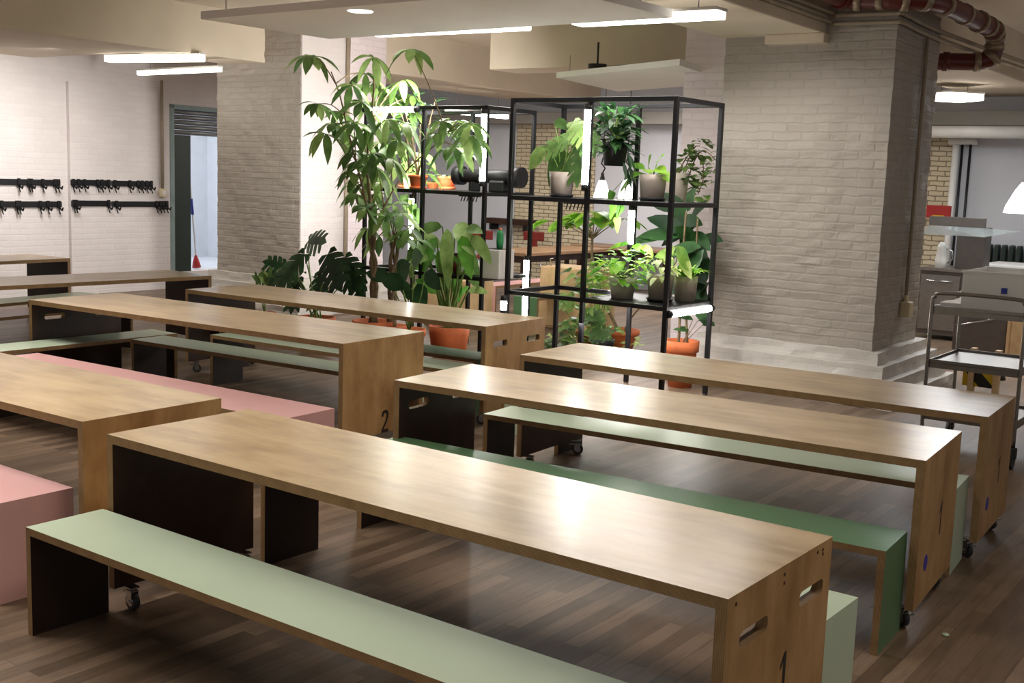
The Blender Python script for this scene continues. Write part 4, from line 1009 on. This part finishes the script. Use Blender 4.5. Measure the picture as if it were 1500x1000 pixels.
for k in range(120):
    q = cp_(rnd.gauss(875, 10), rnd.uniform(385, 500), rnd.uniform(-.2, .2)); F.leaf(q, away(), UP - RN*.4, rnd.uniform(.07, .13), .07, 'ovate', .5)
for k in range(70):
    q = cp_(rnd.gauss(875, 30), rnd.uniform(468, 512), rnd.uniform(-.3, .1)); F.leaf(q, away(), UP - RN*.4, rnd.uniform(.08, .13), .06, 'heart', .5)
F.finish(t)
b = fp(838, 520, -.5) + B0 * 0 + Vector(Z(905, 511, 0)); b.z = 0
t = plant('swiss_cheese_vine', 'vine with holed leaves on the floor at the left front of the right rack', 'plant', b); B0 = Vector(t.location)
top = pot(t, b, .13, .17, 'blackplastic', rim=False); F = Fol('mid')
def cp_(px, py, dv=0.): return V(px, py, b + RN*dv, -36.0) - B0
for path in (((838, 470), (832, 440), (848, 410)), ((845, 480), (856, 440), (862, 420)), ((830, 495), (818, 500), (812, 510))):
    pts = [top] + [cp_(*p) for p in path]; F.stem(pts, .006, .004, 5)
    for q in pts[1:]:
        for k in range(8): F.leaf(q + Vector((rnd.uniform(-.1, .1), rnd.uniform(-.1, .1), rnd.uniform(-.1, .1))), away() - UP*.3, UP - RN*.6, .15, .095, 'heart', .3)
for px, py in ((880, 478), (868, 470), (850, 470), (895, 490), (840, 450)): F.split(cp_(px, py, -.05), away() - RN*.4, -RN + UP*.6, .24, .22, .2, 4)
F.finish(t)

# ------------------------------------------------------------------ things behind the racks
def nbench(label, px, py, col, L, W, h=.435, group=None):
    p = Z(px, py, h); return bench(label, p.x, p.y, 54.6, L, W, col, h, group=group)
nbench('pink bench end standing behind the left plant rack', 726, 419, 'pink', 2.0, .36, group='pink benches')
nbench('green bench end standing behind the gap between the racks', 787, 437, 'green', 1.6, .34)
p = Z(792, 389, .76); q = V(869, 389, p, G); wd_ = (q - p).length
t = thing('plywood_cabinet', 'light plywood cabinet standing behind the right plant rack', 'cabinet', (p.x, p.y, 0), GR)
m = MB(); m.bbox((0, 0, 0), (wd_, .55, .76), .006); m.build('cabinet_body', M['wood_far'], t)
m = MB(); m.bbox((.01, -.018, .03), (wd_*.36, 0, .75), .004); m.build('door', M['wood_far'], t)
m = MB(); m.bbox((wd_*.37, -.018, .03), (wd_ - .01, 0, .75), .004); m.build('door', M['wood_far'], t)
for k in range(2):
    m = MB(); m.tube([(.09 + .1*k, .1, .76), (.07 + .1*k, .1, .84), (.12 + .1*k, .1, .86)], .008, 6); m.build('wire_hook', M['chrome'], t)
p = V(622, 406, (-.9, 14.0), G); q = V(686, 406, p, G)
t = thing('plywood_box', 'light plywood box standing behind the paddle leaved plant', 'box', (p.x, p.y, 0), GR)
m = MB(); m.bbox((0, 0, 0), ((q - p).length, .5, p.z), .006); m.build('box_body', M['wood_far'], t)
m = MB(); m.bbox((.02, -.016, .03), ((q - p).length - .02, 0, p.z - .03), .004); m.build('front_panel', M['wood_far'], t)
def far_table(label, px, py, L, W=.8, deg=54.6):
    p = Z(px, py, .75); t = thing('far_table', label, 'table', (p.x, p.y, 0), math.radians(deg), 'brown tables in the far room')
    m = MB(); m.bbox((0, 0, .70), (L, W, .75), .006); m.build('table_top', M['wood_mid'], t)
    m = MB(); m.box((.1, .1, .6), (L - .1, W - .1, .70)); m.build('apron', M['film'], t)
    for x in (.12, L - .12):
        for y in (.12, W - .12): m = MB(); m.box((x - .03, y - .03, 0), (x + .03, y + .03, .6)); m.build('leg', M['film'], t)
    return t
far_table('brown wooden table seen behind the left rack and the cactus planter', 770, 371, 2.4, .9)
far_table('brown wooden table farther back, behind the right plant rack', 835, 357, 1.9, .8, G)
def chair(label, px, py, z, rot):
    p = Z(px, py, z); t = thing('red_chair', label, 'chair', (p.x, p.y, 0), rot, 'dark red chairs in the far room')
    m = MB(); m.bbox((-.21, -.2, .43), (.21, .22, .46), .012); m.build('seat', M['redplastic'], t)
    m = MB(); m.bbox((-.22, .2, .74), (.22, .225, .9), .015); m.bbox((-.08, .205, .45), (.08, .222, .76), .008); m.build('backrest', M['redplastic'], t)
    for x in (-.18, .18):
        for y in (-.17, .18): m = MB(); m.tube([(x, y, .43), (x*1.1, y*1.1, 0)], .012, 8); m.build('leg', M['chrome'], t)
chair('dark red chair behind the brown table, right of the cactus', 772, 346, .82, -.6)
chair('dark red chair half hidden by leaves, left of the cactus', 697, 344, .82, -.5)
chair('dark red chair at the far table behind the right rack', 850, 340, .82, .3)
t = thing('wall_shelf', 'dark wooden shelf board on the tiled wall behind the racks', 'shelf', BW, GR)
a, b2 = bw(722, 322), bw(790, 325); m = MB(); m.bbox((a.x, -.3, a.z - .05), (b2.x, -.04, a.z + .05), .006); m.build('shelf_board', M['film'], t)
for x in (a.x + .15, b2.x - .15): m = MB(); m.box((x - .02, -.28, a.z - .16), (x + .02, -.04, a.z - .05)); m.build('bracket', M['black'], t)

# ------------------------------------------------------------------ kitchen at the right
KP = Vector((5.11, 14.59, 0))
def kp(px, py, dv=0.): return local(V(px, py, KP + NV*dv, G), KP, GR)
u0, u1 = kp(1345, 392).x, kp(1478, 392).x
t = thing('steel_counter', 'stainless steel serving counter behind the trolley', 'counter', KP, GR)
m = MB(); m.bbox((u0, 0, .86), (u1, .75, .9), .006); m.build('worktop', M['steel'], t)
m = MB(); m.box((u0 + .02, .04, .06), (u1 - .02, .73, .86)); m.build('counter_body', M['steel_dark'], t)
for k in range(2):
    x0 = u0 + .04 + k*(u1 - u0 - .08)/2; d_ = MB(); d_.bbox((x0, .02, .12), (x0 + (u1-u0-.12)/2, .04, .82), .006); dd = d_.build('door', M['steel'], t)
    d_ = MB(); d_.tube([(x0 + .08, 0, .74), (x0 + (u1-u0-.12)/2 - .08, 0, .74)], .012, 8); d_.build('handle', M['chrome'], dd)
t = thing('sneeze_guard', 'steel and glass serving hood on the kitchen counter', 'serving hood', KP, GR)
a = kp(1362, 316, .3); b2 = kp(1443, 334, .3)
m = MB(); m.bbox((u0, .3, b2.z), (b2.x, .34, a.z), .004); m.build('back_panel', M['steel_dark'], t)
a2 = kp(1362, 342, 0); m = MB(); vs = [m.bm.verts.new(p) for p in ((u0, -.12, b2.z - .1), (b2.x + .1, -.12, b2.z - .1), (b2.x + .42, .3, b2.z - .02), (b2.x, .3, b2.z), (u0, .3, b2.z))]
m.bm.faces.new(vs); bmesh.ops.solidify(m.bm, geom=m.bm.faces[:], thickness=.008); m.build('glass_shelf', M['glass'], t)
c0, c1 = kp(1398, 390, .3).x, kp(1440, 390, .3).x
m = MB(); m.bbox((c0, .3, .9), (c1, .6, b2.z), .005); m.build('steel_cabinet', M['steel_dark'], t)
p = kp(1384, 388, .3); t = thing('coffee_pot', 'white coffee pot with handle under the serving hood', 'coffee pot', KP + EV*p.x + NV*.12 + UP*.9, GR)
m = MB(); m.lathe([(0, 0), (.07, 0), (.075, .1), (.055, .25), (.06, .27), (.03, .32), (0, .33)], seg=18); m.build('pot_body', M['whiteceramic'], t)
m = MB(); m.tube([(.06, 0, .24), (.13, 0, .22), (.14, 0, .12), (.075, 0, .06)], .01, 8); m.build('handle', M['chrome'], t)
# light counter further back
p = kp(1437, 386, 1.1)
t = thing('side_counter', 'pale counter with wooden front edge at the right in the kitchen', 'counter', KP, GR)
m = MB(); m.bbox((p.x, 1.1, p.z - .05), (p.x + 2.2, 2.0, p.z), .006); m.build('worktop', M['whiteceramic'], t)
m = MB(); m.box((p.x + .05, 1.14, 0), (p.x + 2.15, 1.98, p.z - .05)); m.build('counter_body', M['wood_far'], t)
# radiator, pipes, red box on the back wall
a, b2 = bw(1440, 356), bw(1540, 392)
t = thing('radiator', 'dark ribbed radiator under the right kitchen wall', 'radiator', BW, GR)
x = a.x
while x < b2.x:
    m = MB(); m.bbox((x, -.2, .35), (x + .07, -.06, a.z), .02); m.build('rib', M['darkgreen'], t); x += .1
m = MB(); m.box((a.x, -.16, .4), (b2.x, -.1, .46)); m.build('feed_pipe', M['redpaint'], t)
for k, (px, lab, r, mt) in enumerate(((1404, 'white vertical pipe beside the tiled wall', .05, 'whiteceramic'), (1413, 'thin dark vertical pipe right next to the white one', .018, 'black'), (1425, 'thin dark vertical pipe, right one of the pair', .018, 'black'))):
    p = bw(px, 210); q = bw(px - 6, 320)
    t = thing('wall_pipe', lab, 'pipe', BW + EV*p.x - NV*.1, GR)
    m = MB(); m.tube([(0, 0, 0), (0, 0, p.z)], r, 10); m.build('pipe_run', M[mt], t)
    m = MB(); m.lathe([(r, -.02), (r + .07, -.02), (r + .07, .05), (r*.5, .1), (0, .1)], (0, 0, p.z), 14); m.build('flange', M['whiteceramic'], t)
p = bw(1382, 310); t = thing('red_wall_box', 'red box on the tiled kitchen wall with a yellow strip', 'box', BW + EV*p.x - NV*.12, GR)
m = MB(); m.bbox((-.2, -.05, p.z - .09), (.15, .08, p.z + .09), .01); m.build('box_body', M['redpaint'], t)
m = MB(); m.box((-.1, -.06, p.z - .09), (.06, -.05, p.z - .05)); m.build('strip', M['yellow'], t)
# tall light wood cabinet end and steel drawers behind the trolley
p = kp(1476, 470, -1.6); t = thing('wood_cabinet', 'light wooden cabinet end behind the trolley at the right edge', 'cabinet', KP - NV*1.6, GR)
m = MB(); m.bbox((p.x, 0, 0), (p.x + .9, .6, kp(1480, 455, -1.6).z), .006); m.build('cabinet_body', M['wood_far'], t)
m = MB(); m.bbox((p.x + .05, -.018, .04), (p.x + .85, 0, kp(1480, 455, -1.6).z - .04), .004); m.build('door', M['wood_far'], t)
a, b2 = kp(1400, 440, -1.5), kp(1473, 500, -1.5)
t = thing('tray_trolley', 'dark steel cabinet with slanting rails behind the trolley', 'cabinet', KP - NV*1.5, GR)
m = MB(); m.bbox((a.x, 0, .1), (b2.x, .6, a.z + .1), .006); m.build('cabinet_body', M['steel_dark'], t)
for k, z in enumerate((.55, .38, .72)):
    m = MB(); m.tube([(a.x + .05, -.05, z), (b2.x - .02, -.05, z + .14)], .014, 8); m.build('rail', M['chrome'], t)
for k in range(2): m = MB(); m.lathe([(0, 0), (.05, 0), (.05, .1), (0, .1)], (a.x + .1 + k*(b2.x - a.x - .2), .3, 0), 12); m.build('foot', M['blackplastic'], t)
p = Z(1393, 572, 0) ; q = Z(1428, 566, 0)
t = thing('floor_stand', 'wooden floor stand with yellow and black hazard panels by the pillar base', 'stand', p + NV*.05 + EV*.08, GR)
w_ = (q - p).dot(EV)
w_ = max(.3, min(.5, w_))
m = MB(); m.bbox((0, 0, .06), (w_, .03, .36), .004); m.build('hazard_panel', M['hazard'], t)
for x in (.08, w_): m = MB(); m.bbox((x - .025, -.03, 0), (x + .025, .06, .42), .004); m.build('leg', M['wood_far'], t)
p = Z(1458, 555, 0); t = thing('door_stop', 'small black rubber block on the floor behind the trolley', 'block', p, GR)
m = MB(); m.lathe([(0, 0), (.1, 0), (.08, .07), (.05, .09), (0, .09)], seg=16); m.build('rubber_block', M['rubber'], t)

# ------------------------------------------------------------------ steel trolley
TPv = Vector((3.375, 7.736, 0)); TW = .62
lp = TPv - EV*TW
qb_ = V(1405, 505, lp, G + 90); TDp = max(.45, min(.75, (qb_ - lp).dot(NV)))
t = thing('serving_trolley', 'stainless steel serving trolley beside the right brick pillar', 'trolley', lp, GR)
for y in (0, TDp):
    m = MB(); m.tube(smooth_path([(0, y, .14), (0, y, .5), (0, y, 1.05), (.015, y, 1.12), (.08, y, 1.15), (TW - .08, y, 1.15), (TW - .015, y, 1.12), (TW, y, 1.05), (TW, y, .5), (TW, y, .14)], 4), .0135, 10)
    m.build('tube_frame', M['steel'], t)
for z in (.28, .65, 1.03):
    m = MB(); m.bbox((.012, .005, z), (TW - .012, TDp - .005, z + .012), .003); m.box((.012, .005, z - .03), (TW - .012, .012, z + .03)); m.box((.012, TDp - .012, z - .03), (TW - .012, TDp - .005, z + .03))
    m.box((.01, .005, z - .03), (.018, TDp - .005, z + .03)); m.box((TW - .018, .005, z - .03), (TW - .01, TDp - .005, z + .03)); m.build('shelf', M['steel'], t)
for x in (0, TW):
    for y in (0, TDp):
        m = MB(); m.bbox((x - .025, y - .03, .06), (x + .025, y + .03, .14), .008); c = m.build('caster', M['rubber'], t)
        m = MB(); m.tube([(x - .015, y - .02, .06), (x + .015, y - .02, .06)], .06, 18); m.build('wheel', M['rubber'], c)
t = thing('plastic_crate', 'cloudy white plastic crate standing on the trolley top', 'crate', lp + EV*.17 + NV*.08 + UP*1.043, GR)
m = MB(); w_, d_, h_ = .43, TDp - .14, .27
for a, b2 in (((0, 0, 0), (w_, .006, h_)), ((0, d_ - .006, 0), (w_, d_, h_)), ((0, .006, 0), (.006, d_ - .006, h_)), ((w_ - .006, .006, 0), (w_, d_ - .006, h_)), ((.006, .006, 0), (w_ - .006, d_ - .006, .006))): m.box(a, b2)
m.build('crate_body', M['frost'], t)
m = MB(); m.bbox((-.01, -.01, h_ - .012), (w_ + .01, .0, h_ + .004), .003); m.build('rim', M['frost'], t); m = MB(); m.bbox((-.01, d_, h_ - .012), (w_ + .01, d_ + .01, h_ + .004), .003); m.build('rim', M['frost'], t)
m = MB(); m.bbox((.26, -.004, .13), (.3, -.001, .17), .001); tag(m.build('clip', M['mop_blue'], t), 'small blue clip')
t = thing('folded_cloth', 'folded white cloth lying on the left of the trolley top', 'cloth', lp + EV*.02 + NV*.08 + UP*1.043, GR)
m = MB(); rough_box(m, (.01, .0, .0), (.15, TDp - .14, .035), .02, .008, 5); m.build('cloth_body', M['cloth'], t)
# small green scrap on the floor
q = Z(1385, 931, 0); m = MB(); m.lathe([(0, 0), (.014, .002), (.016, .008), (.006, .012), (0, .01)], seg=9)
tag(m.build('paper_scrap', M['mint'], None, (q.x, q.y, .0)), 'tiny pale green scrap on the floor at lower right', 'scrap')
# ------------------------------------------------------------------ lamps, fill lights and world
def area(name, p, size, power, col=(1, .93, .84), aim=None, sy=None, spread=PI):
    l = bpy.data.lights.new(name, 'AREA'); l.energy = power; l.color = col; l.size = size; l.spread = spread
    if sy: l.shape = 'RECTANGLE'; l.size_y = sy
    o = bpy.data.objects.new(name, l); COL.objects.link(o); o.location = p
    if aim is not None: o.rotation_euler = (Vector(aim) - Vector(p)).to_track_quat('-Z', 'Y').to_euler()
    return o
WARM = (1, .95, .88); NEUT = (1, .96, .92); COOL = (.9, .95, 1)
for i, (x, y, pw) in enumerate(((-2.9, 4.9, 46), (.0, 4.7, 17), (-3.6, 8.0, 40), (.1, 6.6, 19), (2.2, 3.4, 15), (-1.2, 2.4, 15))):
    o = area('ceiling_lamp', (x, y, 3.05), .12, pw, WARM, sy=1.5, spread=2.0); o.rotation_euler = (0, 0, GR)
area('ceiling_lamp', (-5.5, 14.1, 2.95), .15, 55, NEUT, sy=1.5, aim=(-6.9, 15.1, 1.0), spread=2.4)
o = area('strip_lamp', (1.45, 9.0, 2.97), .25, 26, NEUT, sy=2.2); o.rotation_euler = (0, 0, GR)
area('grow_fill', R2 + RE*.3 + RN*.4 + UP*2.3, .5, 110, NEUT, sy=1.2, aim=PL + EV*1.58 + NV*.8 + UP*1.4, spread=2.6)  # unseen fill, added to whiten the side of the left pillar
area('grow_fill', R2 + RE*1.0 + RN*.2 + UP*2.75, .3, 50, NEUT, sy=1.4, aim=R2 + RE*.6 + UP*.4)  # unseen fill over the left rack, added to brighten its plants
area('grow_fill', R1 + RE*.8 + RN*.4 + UP*2.75, .3, 36, NEUT, sy=1.4, aim=R1 + RE*.9 + RN*.4 + UP*.4)  # unseen fill over the right rack, added to help the tubes
area('grow_fill', R1 + RE*1.2 + RN*.35 + UP*1.6, .2, 9, NEUT, sy=.6, aim=R1 + RE*1.2 + RN*.4)  # unseen fill, added to brighten the low shelf plants
area('kitchen_fill', (5.5, 12.0, 3.0), .3, 36, NEUT, sy=1.5, spread=1.9)  # unseen fill, added to lighten the trolley, crate and floor
area('grow_fill', R1 + RE*.75 + RN*.5 + UP*.76, .2, 20, NEUT, sy=1.2, aim=R1 + RE*.7 + RN*.7)  # unseen fill below the shelf, added to light the floor plants
area('ceiling_lamp', (1.5, 17.0, 3.1), .5, 150, NEUT, sy=3)
area('ceiling_lamp', (-2, 18.5, 3.1), .5, 90, NEUT, sy=3)
area('ceiling_lamp', (5.2, 13.6, 3.0), .5, 80, COOL, sy=2)
q = WP + Matrix.Rotation(WR, 3, 'Z') @ Vector((du0 + .8, 1.2, 3.1)); area('corridor_lamp', q, .6, 45, (.95, .97, 1))
w = bpy.data.worlds.new('world'); SC.world = w; w.use_nodes = True
bg = w.node_tree.nodes['Background']; bg.inputs['Color'].default_value = (1, .96, .92, 1); bg.inputs['Strength'].default_value = .46
SC.view_settings.view_transform = 'Standard'
SC.view_settings.look = 'None'
SC.view_settings.exposure = 0
